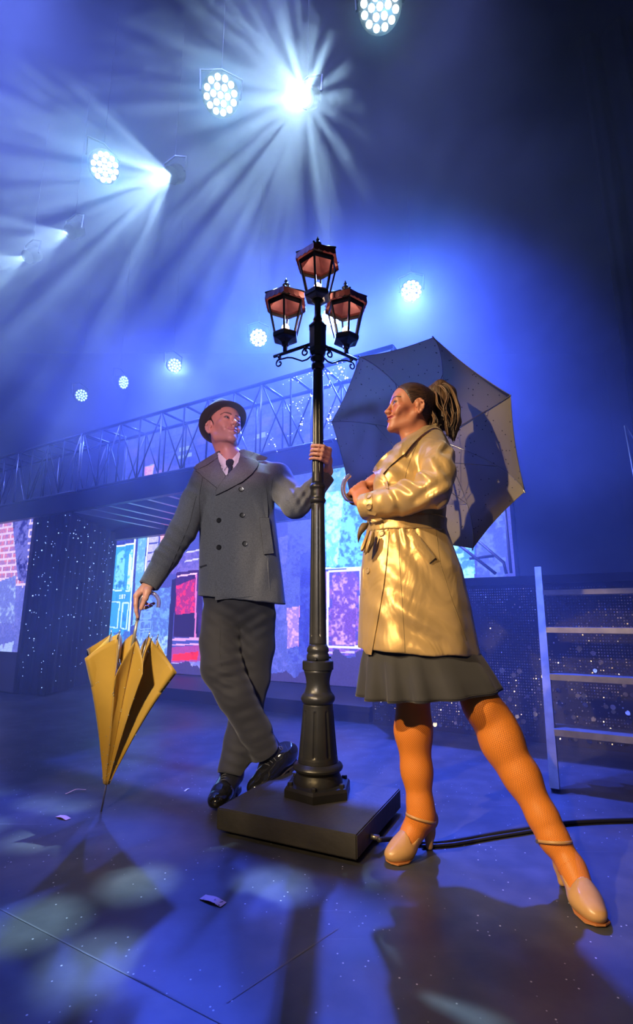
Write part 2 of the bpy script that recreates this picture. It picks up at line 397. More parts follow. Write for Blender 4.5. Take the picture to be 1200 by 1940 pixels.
# middle house: door column, pale blue shop window, panelled stall riser
P4([(545, 900), (618, 880), (618, 1250), (545, 1260)], (76, 86, 178), (60, 66, 168), .6)
P4([(544, 1152), (568, 1148), (567, 1222), (544, 1230)], (196, 150, 206), (140, 110, 196), .5, 1)
led.line((570, 1110), (566, 1226), 2, (200, 120, 160), k=.6)
P4([(570, 1050), (590, 1045), (585, 1240), (566, 1240)], (44, 50, 160), (60, 70, 175))
P4([(612, 880), (690, 862), (690, 1076), (612, 1080)], (116, 206, 246), (60, 120, 214), .54)
P4([(618, 900), (655, 890), (640, 1070), (618, 1074)], (180, 232, 250), (110, 200, 245), .5)
led.line((612, 1078), (690, 1074), 4, (196, 220, 250))
P4([(612, 1083), (692, 1078), (692, 1242), (612, 1240)], (78, 66, 170), (140, 90, 186), .5, 1)
P4([(630, 1090), (676, 1086), (674, 1222), (628, 1222)], (104, 66, 168), (196, 150, 214), .60)
led.loop([(622, 1083), (684, 1078), (683, 1226), (620, 1226)], 5, (206, 204, 246)); led.line((616, 1236), (672, 1236), 4, (186, 170, 230))
# right hand house behind the actress
P4([(690, 830), (900, 800), (900, 1100), (690, 1110)], (96, 180, 240), (60, 110, 210), .5)
P4([(846, 1030), (898, 1025), (900, 1095), (846, 1100)], (150, 222, 250), (70, 130, 220), .5)
P4([(904, 960), (960, 950), (960, 1100), (904, 1100)], (66, 80, 176), (90, 110, 200), .55)
# the picture tears off above the floor: switched-off panels below ragged edge, glow painted
rag = np.interp(led.A, [-3.3, -2.2, -1.6, -.9, -.3, .12, .2, .8, 2], [.24, .22, .13, .13, .15, .20, .36, .38, .4]) + .09 * vnoise(led.h, led.w, 14, 5)[0][None, :] + .05 * vnoise(led.h, led.w, 4, 6)
off = led.Z < rag
led.img[off] = np.array(srgb(58, 50, 104))
screen = empty('led_screen', SM @ Vector((-.6, 0, .12)))
tag(screen, 'long LED wall showing blue door, red shop window and pale house fronts', 'screen')
led.img[led.Z > 2.1] *= .55
led.build('screen_face', 1.7, screen, lambda a, z: (z < 2.62) | ((a < .55) & (z < 3.32)))
fr = MB(); fr.box((-3.27, .02, .0), (.56, .14, 3.33), SM); fr.box((.565, .02, .0), (2.0, .14, 2.63), SM); fr.build('screen_cabinet', M['black'], screen)

ll = Led(-4.35, -2.80, .02, 1.86, .0125, -1.45, srgb(92, 92, 178))
ll.poly([(-10, 960), (60, 940), (30, 1300), (-10, 1300)], (88, 96, 182), (104, 108, 190), .5)
ll.poly([(-10, 970), (56, 960), (44, 1110), (-10, 1110)], (150, 108, 170), (196, 110, 140), .55, 1)
zr = ((ll.Z / .075).astype(int)); br = ((ll.Z % .075) < .02) | (((ll.A + (zr % 2) * .09) % .18) < .025)
ll.img[br & (ll.Z > 1.1)] = srgb(205, 180, 215)
ll.poly([(22, 970), (56, 965), (50, 1100), (34, 1100)], (96, 96, 176), (34, 34, 110), .58)
ll.poly([(-10, 1105), (30, 1090), (28, 1180), (-10, 1180)], (100, 110, 190), (150, 170, 220), .6)
ll.poly([(-10, 1225), (26, 1215), (18, 1262), (-10, 1262)], (150, 170, 230), (110, 110, 190), .5)
ll.img[ll.Z < .42] = srgb(20, 20, 40)
s2_ = empty('led_screen', SM @ Vector((-3.6, -1.45, .02)))
tag(s2_, 'narrow LED panel showing pale and rosy brickwork beside the star cloth', 'screen')
ll.build('screen_face', 1.5, s2_)
fr = MB(); fr.box((-4.37, -1.43, 0), (-2.79, -1.33, 1.88), SM); fr.build('screen_cabinet', M['black'], s2_)

# ------------------------------------------------------------------ star cloth beside the screen
def cloth(pts, z0, z1, amp, wave, n=120):
    vs = []; fs = []; seg = [(Vector(a), Vector(b_)) for a, b_ in zip(pts, pts[1:])]; tot = sum((b_ - a).length for a, b_ in seg)
    for i in range(n + 1):
        d = tot * i / n
        for a, b_ in seg:
            if d <= (b_ - a).length + 1e-6: break
            d -= (b_ - a).length
        t = (b_ - a).normalized(); nn = Vector((t.y, -t.x)); q = a + t * d + nn * amp * (math.sin(tot * i / n * wave) + .4 * math.sin(tot * i / n * wave * 2.3 + 1))
        vs += [(q.x, q.y, z0), (q.x, q.y, z1)]
    for i in range(n): fs.append((2*i, 2*i+2, 2*i+3, 2*i+1))
    return vs, fs
M['star'] = mat('star_cloth_velvet', (.012, .012, .03), .9)
sv, sf = cloth([(-2.78, -1.40), (-2.36, -1.38), (-3.16, -.08)], 0.01, 1.92, .018, 38)
star = link('star_cloth', mesh('star_cloth', [SM @ Vector(v) for v in sv], sf), M['star'], smooth=True)
tag(star, 'dark star cloth with pinprick lights hanging under the bridge', 'curtain')
mb = MB()
for i in range(330):
    k = rng.integers(0, len(sv) // 2 - 1) * 2; t = rng.random(); z = rng.random() ** .8 * 1.8 + .08
    q = SM @ (Vector(sv[k]).lerp(Vector(sv[k + 2]), t)); q.z = z; q -= Vector((.0, .012, 0)); r_ = .004 + .005 * rng.random() ** 3
    mb.add([q + Vector(o) * r_ for o in ((1,0,0),(-1,0,0),(0,0,1),(0,0,-1),(0,-1,0),(0,1,0))], [(0,4,2),(4,1,2),(1,4,3),(4,0,3),(5,0,2),(1,5,2),(5,1,3),(0,5,3)])
tag(mb.build('pinprick_lights', emat('star_points', col=(.35, .5, 1), strength=2.2), star), kind='stuff')

# ------------------------------------------------------------------ bridge with its truss
M['steel'] = mat('dark_steel', (.045, .045, .055), .45, .6)
M['truss'] = mat('truss_aluminium', (.42, .43, .46), .34, .9)
br = empty('bridge', SM @ Vector((-1.5, -.8, 1.86)))
tag(br, 'dark steel bridge deck with joists running across above the screen', 'bridge')
def setbox(name, lo, hi, mt, parent): return MB().box(lo, hi, SM).build(name, mt, parent)
A0, A1 = -5.6, 1.55
AD = -.05
setbox('deck', (A0, -1.495, 1.965), (AD, -.04, 1.99), M['steel'], br)
setbox('fascia', (A0, -1.56, 1.84), (A1, -1.50, 2.02), M['steel'], br)
setbox('rear_beam', (A0, -.14, 1.82), (AD, -.04, 1.955), M['steel'], br)
M['joist'] = mat('galvanised_joist', (.5, .52, .56), .4, .8, bump=(30, .1, .003))
for i in range(8):
    a = -2.2 + i * .28; setbox('joist', (a, -1.495, 1.88), (a + .045, -.145, 1.955), M['joist'], br)
def bar(name, p0, p1, r, mt, parent, n=6):
    return MB().tube([SM @ Vector(p0), SM @ Vector(p1)], r, n).build(name, mt, parent, True)
for k, (a0, a1, lab) in enumerate([(-5.5, -2.02, 'aluminium lattice truss railing over the star cloth and narrow LED panel'),
                                   (-1.98, 1.5, 'aluminium lattice truss railing over the blue door and behind the lamp post')]):
    t = empty('truss', SM @ Vector(((a0 + a1) / 2, -1.35, 2.02))); tag(t, lab, 'truss', 'truss railings of the bridge')
    for b_ in (-1.5, -1.18):
        for z in (2.06, 2.68): bar('chord', (a0, b_, z), (a1, b_, z), .017, M['steel'], t)
    n = 12; st = (a1 - a0) / n
    for b_ in (-1.5, -1.18):
        for i in range(n + 1): bar('upright', (a0 + i * st, b_, 2.06), (a0 + i * st, b_, 2.68), .008, M['truss'] if (i + (b_ < -1.3)) % 4 == 1 else M['steel'], t)  # a few paler bars: glints put into the metal colour
        for i in range(n):
            z0, z1 = (2.06, 2.68) if i % 2 else (2.68, 2.06)
            bar('brace', (a0 + i * st, b_, z0), (a0 + (i + 1) * st, b_, z1), .007, M['truss'] if i % 5 == 1 else M['steel'], t)
    for i in range(n + 1): bar('cross_tube', (a0 + i * st, -1.5, 2.68), (a0 + i * st, -1.18, 2.68), .011, M['steel'], t)
# glitter strings hung on the truss near the lamp post
def glitter(lab, pls, n, spread):
    mb = MB(); q0 = None; t = empty('fairy_light_string'); tag(t, lab, 'fairy lights', 'fairy lights on the truss')
    for pl in pls:
        pts = [SM @ Vector((S(x, y, -1.53)[0], -1.53, S(x, y, -1.53)[1])) for x, y in pl]
        MB().tube(pts, .0012, 4).build('wire', M['truss'], t); L_ = [(b_ - a).length for a, b_ in zip(pts, pts[1:])]
        for i in range(int(n * sum(L_))):
            d = rng.random() * sum(L_); k = 0
            while d > L_[k] and k < len(L_) - 1: d -= L_[k]; k += 1
            q = pts[k].lerp(pts[k + 1], d / L_[k]) + Vector(rng.normal(0, 1, 3) * spread); r_ = .0025 + .0065 * rng.random() ** 4
            mb.add([q + Vector(o) * r_ for o in ((1,0,0),(-1,0,0),(0,0,1),(0,0,-1),(0,-1,0),(0,1,0))], [(0,4,2),(4,1,2),(1,4,3),(4,0,3),(5,0,2),(1,5,2),(5,1,3),(0,5,3)])
        q0 = q0 or pts[0]
    tag(mb.build('tiny_bulbs', emat('bulb_white', col=(.75, .85, 1), strength=6), t), kind='stuff')
glitter('glittering fairy lights draped along the truss left of the lamp post', [[(530, 730), (582, 712), (600, 710)], [(535, 772), (556, 767), (590, 748)], [(566, 768), (577, 800), (545, 830)], [(512, 822), (527, 862), (560, 868)]], 42, .012)
glitter('glittering fairy lights between the lamp post and the open umbrella', [[(612, 712), (652, 694), (660, 722)], [(616, 752), (640, 712), (652, 700)], [(612, 790), (630, 770), (626, 800), (612, 800)], [(594, 830), (612, 860), (640, 858), (628, 830)]], 60, .02)

# ------------------------------------------------------------------ risers
lr = empty('low_riser', SM @ Vector((-.2, -.5, 0))); tag(lr, 'low black stage riser running along the foot of the LED wall', 'platform')
M['riser'] = mat('riser_black_paint', (.020, .020, .024), .5, bump=(30, .2, .004))
mb = MB(); mb.box((-1.9, -.9, .0), (.98, -.03, .07), SM); mb.box((-1.92, -.93, .075), (1.0, -.03, .115), SM); mb.build('deck', M['riser'], lr)
rs = empty('tall_riser', SM @ Vector((2.2, -.5, 0))); tag(rs, 'tall black stage riser faced with rows of shiny spangles behind the steps', 'platform')
setbox('body', (1.02, -.92, 0), (3.6, -.04, 1.0), M['riser'], rs)
setbox('deck', (1.0, -.95, 1.0), (3.62, -.03, 1.055), M['riser'], rs)
M['spangle'] = mat('spangle_foil', (.62, .60, .58), .22, 1.0, var=(3.0, (.10, .10, .13)))
def discs(n_a, n_z, a0, a1, z0, z1, r, tilt, keep, name, sides=6):
    vs = []; fs = []
    for i in range(n_a):
        for j in range(n_z):
            a = a0 + (a1 - a0) * (i + .5) / n_a; z = z0 + (z1 - z0) * (j + .5) / n_z
            if rng.random() > keep(a, z): continue
            tx, tz = rng.normal(0, tilt, 2); rr = r * (.8 + .4 * rng.random()); n0 = len(vs)
            for k in range(sides):
                w = 2 * math.pi * k / sides; dx, dz = math.cos(w) * rr, math.sin(w) * rr
                vs.append(SM @ Vector((a + dx, -.929 + tx * dx + tz * dz, z + dz)))
            fs.append(tuple(range(n0, n0 + sides))[::-1])
    return link(name, mesh(name, vs, fs), M['spangle'], rs)
nn = vnoise(140, 300, 12, 9)
def keepdot(a, z): return .25 + .75 * (nn[int(z * 100) % 140, int((a - 1) * 100) % 300] > .38)
tag(discs(132, 54, 1.04, 3.1, .03, .98, .0042, .25, keepdot, 'small_spangles'), kind='stuff')
tag(discs(56, 22, 1.04, 3.1, .03, .60, .014, .35, lambda a, z: .16 if z < .42 else .03, 'round_sequins', 10), kind='stuff')

# ------------------------------------------------------------------ aluminium steps in front of the riser
st = empty('stage_steps', (1.09, 2.49, 0)); tag(st, 'aluminium stage steps with four narrow treads at the tall riser', 'steps')
F0 = Vector((1.095, 2.49, 0)); T0 = Vector((1.455, 3.26, 1.085)); WID = .95
for k, o in enumerate((Vector((0, 0, 0)), SU * WID)):
    d = (T0 - F0).normalized(); sx = SU; sy = d.cross(sx).normalized(); mbx = MB()
    vs = []
    for e in (F0, T0):
        for a, c in ((-.02, -.03), (.02, -.03), (.02, .03), (-.02, .03)):
            q = e + o + sx * a + sy * c; q.z = max(q.z, 0); vs.append(q)
    mbx.add(vs, [(0,1,2,3), (7,6,5,4), (0,4,5,1), (1,5,6,2), (2,6,7,3), (3,7,4,0)]).build('stile', M['alu'], st)
for z in (.245, .485, .725, .945):
    c = F0.lerp(T0, z / 1.085); mb = MB(); mm = Matrix(((SU.x, SB.x, 0, c.x), (SU.y, SB.y, 0, c.y), (0, 0, 1, z), (0, 0, 0, 1)))
    mb.box((.022, -.065, -.03), (WID - .022, -.055, .0), mm); mb.box((.022, -.0549, -.006), (WID - .022, .085, .0), mm); mb.box((.022, .0851, -.03), (WID - .022, .093, 0), mm)
    mb.build('tread', M['alu'], st)
# rails
hr = empty('handrail', SM @ Vector((1.9, -.5, 1.055))); tag(hr, 'bent tube handrail standing on the tall riser beyond the open umbrella', 'rail')
M['rail'] = mat('pink_lit_rail', (.55, .42, .36), .4, .5)  # pinkish light on the tubes is put into this colour
def spx(x, y, b_): a, z = S(x, y, b_); return SM @ Vector((a, b_, max(z, 1.062)))
for nm, pl in (('post', [(957, 962, -.5), (969, 1086, -.5)]), ('post', [(905, 1024, -.5), (955, 1066, -.5), (960, 1087, -.5)]),
               ('brace', [(862, 1026, -.62), (940, 1087, -.62)]), ('cross_tube', [(890, 1058, -.6), (936, 1053, -.52)]), ('post', [(835, 1000, -.62), (863, 1027, -.62)])):
    MB().tube([spx(*q) for q in pl], .012, 8).build(nm, M['rail'], hr, True)
wr = empty('wing_rail', P(1200, 900, 3.9)); tag(wr, 'thin metal rail at the dark right-hand edge above the steps', 'rail')
for nm, pl in (('post', [(1185, 806), (1208, 935), (1212, 1085)]), ('brace', [(1185, 806), (1215, 850)])):
    MB().tube([P(x, y, 3.6) for x, y in pl], .010, 8).build(nm, M['truss'], wr, True)
# black wing curtains
for k, (a0, a1, b_, z1, lab) in enumerate([(3.0, 4.6, .5, 6.9, 'black pleated wing curtain behind the tall riser'), (3.7, 6.0, -1.0, 6.9, 'black pleated wing curtain nearest the right-hand edge')]):
    vs, fs = cloth([(a0, b_), (a1, b_)], .01, z1, .05, 22, 150)
    tag(link('wing_curtain', mesh('wing_curtain', [SM @ Vector(v) for v in vs], fs), M['drape'], smooth=True), lab, 'curtain', 'black wing curtains')

# ------------------------------------------------------------------ flown lamps
M['lens_led'] = emat('led_lens_glow', col=(.62, .88, 1.0), strength=26)
M['lens_led_dim'] = emat('led_lens_glow_dim', col=(.45, .80, 1.0), strength=2.4)
M['lens_white'] = emat('beam_lens_glow', col=(.85, .95, 1.0), strength=60)
lens_me = mesh('lens', *(lambda m: (m.v, m.f))(MB().lathe([(.0175, 0), (.0205, -.006), (.0205, -.012)], 10)))
lens_me.materials.append(M['lens_led']); lens_dim = lens_me.copy(); lens_dim.materials.clear(); lens_dim.materials.append(M['lens_led_dim'])
def aim(loc, target):
    return Matrix.Translation(Vector(loc)) @ (Vector(target) - Vector(loc)).to_track_quat('-Z', 'Y').to_matrix().to_4x4()
def fixture_common(t, loc, rad, depth, mx):
    lx = Vector(loc)
    side = (mx.to_3x3() @ Vector((1, 0, 0))); side.z = 0; side.normalize(); back = lx - (mx.to_3x3() @ Vector((0, 0, -1))) * (-0.0) 
    c = lx + mx.to_3x3() @ Vector((0, 0, depth * .5)); tp = Vector((c.x, c.y, c.z + rad + .12))
    MB().tube([c + side * (rad + .02), c + side * (rad + .03) + Vector((0, 0, rad + .06)), tp, c - side * (rad + .03) + Vector((0, 0, rad + .06)), c - side * (rad + .02)], .010, 6).build('yoke', M['metal_black'], t)
    MB().tube([tp, (tp.x, tp.y, 7.0)], .002, 6).build('suspension_rod', M['metal_black'], t)
def wash_lamp(px, py, z, target, rad, lab, dim=False):
    grp = 'wash lights of the near row' if z > 4.7 else 'wash lights of the far row'
    loc = PZ(px, py, z); mx = aim(loc, target); t = empty('wash_lamp', loc); tag(t, lab, 'stage light', grp)
    sc = rad / .13
    MB().lathe([(.13*sc, -.02), (.137*sc, -.02), (.137*sc, .03), (.12*sc, .10), (.07*sc, .16), (.02, .165)], 28).build('housing', M['metal_black'], t, 'angle', mx)
    pts = [(0, 0)] + [(.052 * math.cos(k * math.pi / 3), .052 * math.sin(k * math.pi / 3)) for k in range(6)] + \
          [(.101 * math.cos(k * math.pi / 6 + .26), .101 * math.sin(k * math.pi / 6 + .26)) for k in range(12)]
    for x, y in pts:
        o = bpy.data.objects.new('lens', lens_dim if dim else lens_me); COL.objects.link(o); o.parent = t
        o.matrix_parent_inverse = world(t).inverted(); o.matrix_basis = mx @ Matrix.Translation((x * sc, y * sc, -.022)) @ Matrix.Scale(sc, 4)
    fixture_common(t, loc, rad, .12, mx)
    return loc
def moving_head(loc, target, lab, rad=.065):
    mx = aim(loc, target); t = empty('moving_head', loc); tag(t, lab, 'stage light', 'moving beam lights')
    MB().lathe([(rad, .0), (rad + .012, .0), (rad + .02, .10), (.085, .05), (.085, .16), (.05, .20), (.01, .202)], 24).build('housing', M['metal_black'], t, 'angle', mx)
    MB().lathe([(.002, .012), (rad, .012), (rad, .02)], 24).build('lens', M['lens_white'], t, True, mx)
    fixture_common(t, loc, .10, .14, mx)
cm = (0, 0, .8)
wash_lamp(153, 749, 4.4, (1.0, 3.6, 2.2), .105, 'outermost small wash light of the far row, above the truss', True)
wash_lamp(232, 724, 4.4, (2.4, 5.4, 2.6), .105, 'small wash light of the far row seen almost edge on', True)
wash_lamp(330, 692, 4.4, (.9, 2.6, 1.6), .105, 'small wash light of the far row above the hatted man', True)
wash_lamp(490, 640, 4.4, (.2, 0, .8), .115, 'wash light of the far row beside the lamp post\'s left lantern')
wash_lamp(627, 601, 4.4, cm, .112, 'bright wash light glowing just under the lamp post\'s top lantern')
wash_lamp(780, 551, 4.4, cm, .115, 'round wash light in the haze straight above the open umbrella')
wash_lamp(197, 316, 5.0, (1.2, 1.4, 1.0), .135, 'large wash light of the near row at the left, lenses all distinct')
wash_lamp(418, 180, 5.0, (0, .1, .9), .145, 'large glaring wash light beside the main beam')
wash_lamp(720, 12, 5.0, (0, .1, .9), .145, 'large wash light cut by the top edge of the photo')
for (loc, tg), lab in zip(BEAMS, ('brightest beam light with rays fanning out in all directions', 'beam light with a fan of rays beside the large left wash light',
                             'smaller beam light second from the left edge', 'smaller beam light touching the left edge')):
    moving_head(loc, tg, lab)
# ------------------------------------------------------------------ lamp post on its plinth
M['iron'] = mat('black_cast_iron', (.022, .023, .024), .36, .35, bump=(70, .15, .004), var=(9, (.034, .033, .030)))
M['plinth'] = mat('plinth_black_paint', (.030, .029, .028), .55, bump=(45, .35, .004), var=(6, (.050, .048, .044)))
pl = empty('plinth', (0, 2.12, 0)); tag(pl, 'black square wooden plinth carrying the lamp post', 'plinth')
PF, PL, PR = Vector((.13, 1.79, 0)), Vector((-.37, 2.03, 0)), Vector((.365, 2.23, 0))
e1 = (PL - PF); e2 = (PR - PF); e2 = e2 - e1 * (e2.dot(e1) / e1.dot(e1)); wd, dp = e1.length, .50; e1.normalize(); e2.normalize()
PMX = Matrix(((e1.x, e2.x, 0, PF.x), (e1.y, e2.y, 0, PF.y), (0, 0, 1, 0), (0, 0, 0, 1)))
bmx = bmesh.new(); bmesh.ops.create_cube(bmx, size=1)
for v in bmx.verts: v.co = PMX @ Vector(((v.co.x + .5) * wd, (v.co.y + .5) * dp, .016 + (v.co.z + .5) * .074))
bmesh.ops.recalc_face_normals(bmx, faces=bmx.faces); bmesh.ops.bevel(bmx, geom=bmx.edges[:], offset=.004, segments=2, affect='EDGES')
me = bpy.data.meshes.new('body'); bmx.to_mesh(me); link('body', me, M['plinth'], pl)
for a, c in ((.05, .05), (wd - .05, .05), (.05, dp - .05), (wd - .05, dp - .05)):
    q = PMX @ Vector((a, c, 0)); MB().lathe([(.02, 0), (.02, .0165)], 12, (q.x, q.y)).build('foot', M['black'], pl)
# cable socket on the side towards the actress
q = PMX @ Vector((-.004, .12, .045)); MB().tube([q, q + Vector((.03, -.002, -.004))], .009, 10).build('cable_socket', M['alu'], pl, True)
LX, LY, LZ = .006, 2.19, .0905
lp = empty('lamp_post', (LX, LY, LZ)); tag(lp, 'black cast iron street lamp post with three lanterns between the two actors', 'street lamp')
hexm = MB(); hexm.lathe([(.143, LZ), (.143, .118), (.136, .128), (.108, .134)], 6, (LX, LY), ph=math.radians(22)); hexm.build('base_plate', M['iron'], lp)
for k in range(6):
    w = math.radians(22 + 60 * k); MB().lathe([(.011, .126), (.011, .14), (.008, .143)], 6, (LX + .118 * math.cos(w), LY + .118 * math.sin(w))).build('bolt', M['iron'], lp, 'angle')
def flutes(n, z0, z1, depth, w=.30, ph=0.0):
    def fl(a, z):
        if not (z0 < z < z1): return 1
        c = math.cos((a + ph) * n); t = max(0, (c - (1 - w)) / w)
        return 1 - depth * min(1, t * 2.2)
    return fl
def dense(prof, step=.012):
    out = [prof[0]]
    for (r0, z0), (r1, z1) in zip(prof, prof[1:]):
        n = max(1, int((z1 - z0) / step))
        for i in range(1, n + 1): out.append((r0 + (r1 - r0) * i / n, z0 + (z1 - z0) * i / n))
    return out
MB().lathe([(.100, .129), (.100, .140), (.092, .155), (.088, .168), (.092, .176), (.100, .182), (.102, .190), (.098, .198), (.090, .203), (.084, .208)], 64, (LX, LY)).build('base_flare', M['iron'], lp, 'angle')
MB().lathe(dense([(.082, .206), (.080, .225), (.079, .228), (.0625, .415), (.062, .428), (.061, .43)], .004), 112, (LX, LY), flutes(8, .235, .405, .075, .22, .2)).build('fluted_pedestal', M['iron'], lp, True)
MB().lathe([(.060, .428), (.066, .436), (.071, .446), (.071, .456), (.066, .466), (.062, .470), (.056, .478), (.051, .495), (.049, .512), (.051, .53), (.057, .553), (.062, .566)], 64, (LX, LY)).build('waist', M['iron'], lp, True)
MB().lathe([(.060, .564), (.0655, .566), (.0655, .598), (.062, .602), (.046, .604)], 64, (LX, LY)).build('collar', M['iron'], lp, 'angle')
for k in range(3):
    w = math.radians(20 + 120 * k); MB().tube([(LX + .05 * math.cos(w), LY + .05 * math.sin(w), .612), (LX + .058 * math.cos(w), LY + .058 * math.sin(w), .612)], .005, 6).build('set_screw', M['iron'], lp)
MB().lathe([(.046, .602), (.049, .612), (.047, .625), (.043, .633), (.047, .640), (.046, .652), (.041, .660), (.038, .668)], 48, (LX, LY)).build('lower_ring', M['iron'], lp, True)
MB().lathe(dense([(.0375, .664), (.0365, .70), (.0365, .702), (.030, 1.285)], .01), 96, (LX, LY), flutes(6, .70, 1.26, .11, .20, .35)).build('lower_shaft', M['iron'], lp, True)
MB().lathe([(.030, 1.283), (.034, 1.290), (.037, 1.298), (.034, 1.305), (.031, 1.310), (.032, 1.320), (.034, 1.335), (.032, 1.345), (.035, 1.352), (.038, 1.360), (.035, 1.368), (.030, 1.374), (.028, 1.378)], 48, (LX, LY)).build('middle_ring', M['iron'], lp, True)
MB().lathe(dense([(.0275, 1.374), (.0265, 1.42), (.0265, 1.422), (.0235, 1.945)], .01), 96, (LX, LY), flutes(6, 1.43, 1.92, .13, .20, .35)).build('upper_shaft', M['iron'], lp, True)
MB().lathe([(.0235, 1.943), (.028, 1.95), (.033, 1.962), (.028, 1.974), (.026, 1.98), (.031, 1.99), (.036, 2.0), (.031, 2.01), (.028, 2.015)], 48, (LX, LY)).build('upper_ring', M['iron'], lp, True)
MB().lathe([(.030, 2.012), (.040, 2.03), (.043, 2.05), (.043, 2.16), (.046, 2.165), (.046, 2.172), (.026, 2.195), (.022, 2.20)], 8, (LX, LY), ph=.39).build('junction_block', M['iron'], lp)
MB().lathe([(.020, 2.19), (.024, 2.21), (.018, 2.225), (.0155, 2.24), (.016, 2.30), (.03, 2.315)], 24, (LX, LY)).build('stem', M['iron'], lp, True)
M['red_lit_metal'] = mat('lantern_red_lit_lining', (.22, .055, .05), .42, .4, var=(20, (.13, .03, .03)))  # reddish bulb and rose light put into the lining colour
M['bulb'] = emat('bulb_glow', col=(1.0, .74, .58), strength=9)
M['porcelain'] = mat('lamp_holder', (.05, .045, .05), .5)
def lantern(c, sc, rot):
    """hexagonal lantern: base bowl, six glazing bars, six roof panels lined red as if lit with scalloped aprons, finial"""
    mx = Matrix.Translation(c) @ Matrix.Rotation(rot, 4, 'Z') @ Matrix.Scale(sc, 4)
    t = empty('lantern', c, lp); t.matrix_parent_inverse = world(lp).inverted()
    B = lambda mb, nm, mt, sm=False: mb.build(nm, mt, t, sm, mx)
    B(MB().lathe([(.016, -.03), (.020, -.012), (.040, .0), (.062, .004), (.068, .010), (.068, .028), (.062, .036), (.05, .037)], 6), 'base_bowl', M['iron'])
    B(MB().lathe([(.022, .036), (.022, .058), (.015, .062)], 16), 'lamp_holder', M['porcelain'], 'angle')
    B(MB().lathe([(.012, .046), (.016, .055), (.0195, .067), (.0185, .080), (.011, .090), (.001, .093)], 16), 'bulb', M['bulb'], True)
    H = [(math.cos(k * math.pi / 3), math.sin(k * math.pi / 3)) for k in range(7)]
    for k in range(6):
        x, y = H[k]; d = Vector((x, y, 0)); s_ = Vector((-y, x, 0)); q0 = d * .060 + Vector((0, 0, .034)); q1 = d * .097 + Vector((0, 0, .195)); vs = []
        for q in (q0, q1):
            for a, b_ in ((-.005, -.004), (.005, -.004), (.005, .004), (-.005, .004)): vs.append(q + s_ * a + d * b_)
        B(MB().add(vs, [(0,1,2,3)[::-1], (4,5,6,7), (0,1,5,4), (1,2,6,5), (2,3,7,6), (3,0,4,7)]), 'glazing_bar', M['iron'])
        # roof panel (outer black skin, inner face coloured as red lit) and a scalloped apron hanging from the eave
        e = Vector((*H[k], 0)), Vector((*H[k + 1], 0)); r0, r1, z0, z1 = .113, .030, .232, .286
        vs = [e[0] * r0 + Vector((0, 0, z0)), e[1] * r0 + Vector((0, 0, z0)), e[1] * r1 + Vector((0, 0, z1)), e[0] * r1 + Vector((0, 0, z1))]
        n = -Vector((0, 0, .006)); B(MB().add(vs + [q + n for q in vs], [(0,1,2,3), (0,4,5,1), (1,5,6,2), (2,6,7,3), (3,7,4,0)]), 'roof_panel', M['iron'])
        B(MB().add([q + n * 1.2 for q in vs], [(3,2,1,0)]), 'roof_lining', M['red_lit_metal'])
        m = MB(); N_ = 16; vs = []
        for i in range(N_ + 1):
            q = e[0].lerp(e[1], i / N_); sca = .007 * abs(math.sin(i / N_ * math.pi * 4))
            for off in (.113, .110): vs += [q * off + Vector((0, 0, .236)), q * (off + .004) + Vector((0, 0, .205 - sca))]
        fs = []
        for i in range(N_): a = i * 4; fs += [(a, a+1, a+5, a+4), (a+2, a+6, a+7, a+3), (a+1, a+3, a+7, a+5)]
        B(m.add(vs, fs), 'eave_apron', M['red_lit_metal'])
        v2 = [e[0] * .098 + Vector((0, 0, .19)), e[1] * .098 + Vector((0, 0, .19)), e[1] * .098 + Vector((0, 0, .204)), e[0] * .098 + Vector((0, 0, .204))]
        B(MB().add(v2 + [q * .94 for q in v2], [(0,1,2,3), (5,4,7,6), (0,4,5,1), (3,2,6,7)]), 'eave_rail', M['iron'])
        rq = [d * .115 + Vector((0, 0, .238)), d * .031 + Vector((0, 0, .292))]
        B(MB().tube(rq, .005, 6), 'roof_rib', M['iron'], True)
    B(MB().lathe([(.034, .284), (.034, .292), (.018, .300), (.011, .306), (.018, .312), (.020, .320), (.011, .328), (.006, .336), (.010, .342), (.006, .350), (.002, .364)], 16), 'finial', M['iron'], True)
    li = bpy.data.lights.new('bulb_light', 'POINT'); li.energy = .7 * sc; li.color = (1, .68, .48); li.shadow_soft_size = .02
    lo = bpy.data.objects.new('bulb_light', li); COL.objects.link(lo); lo.location = mx @ Vector((0, 0, .125))
    return t
lantern(Vector((LX, LY, 2.322)), 1.0, math.radians(20))
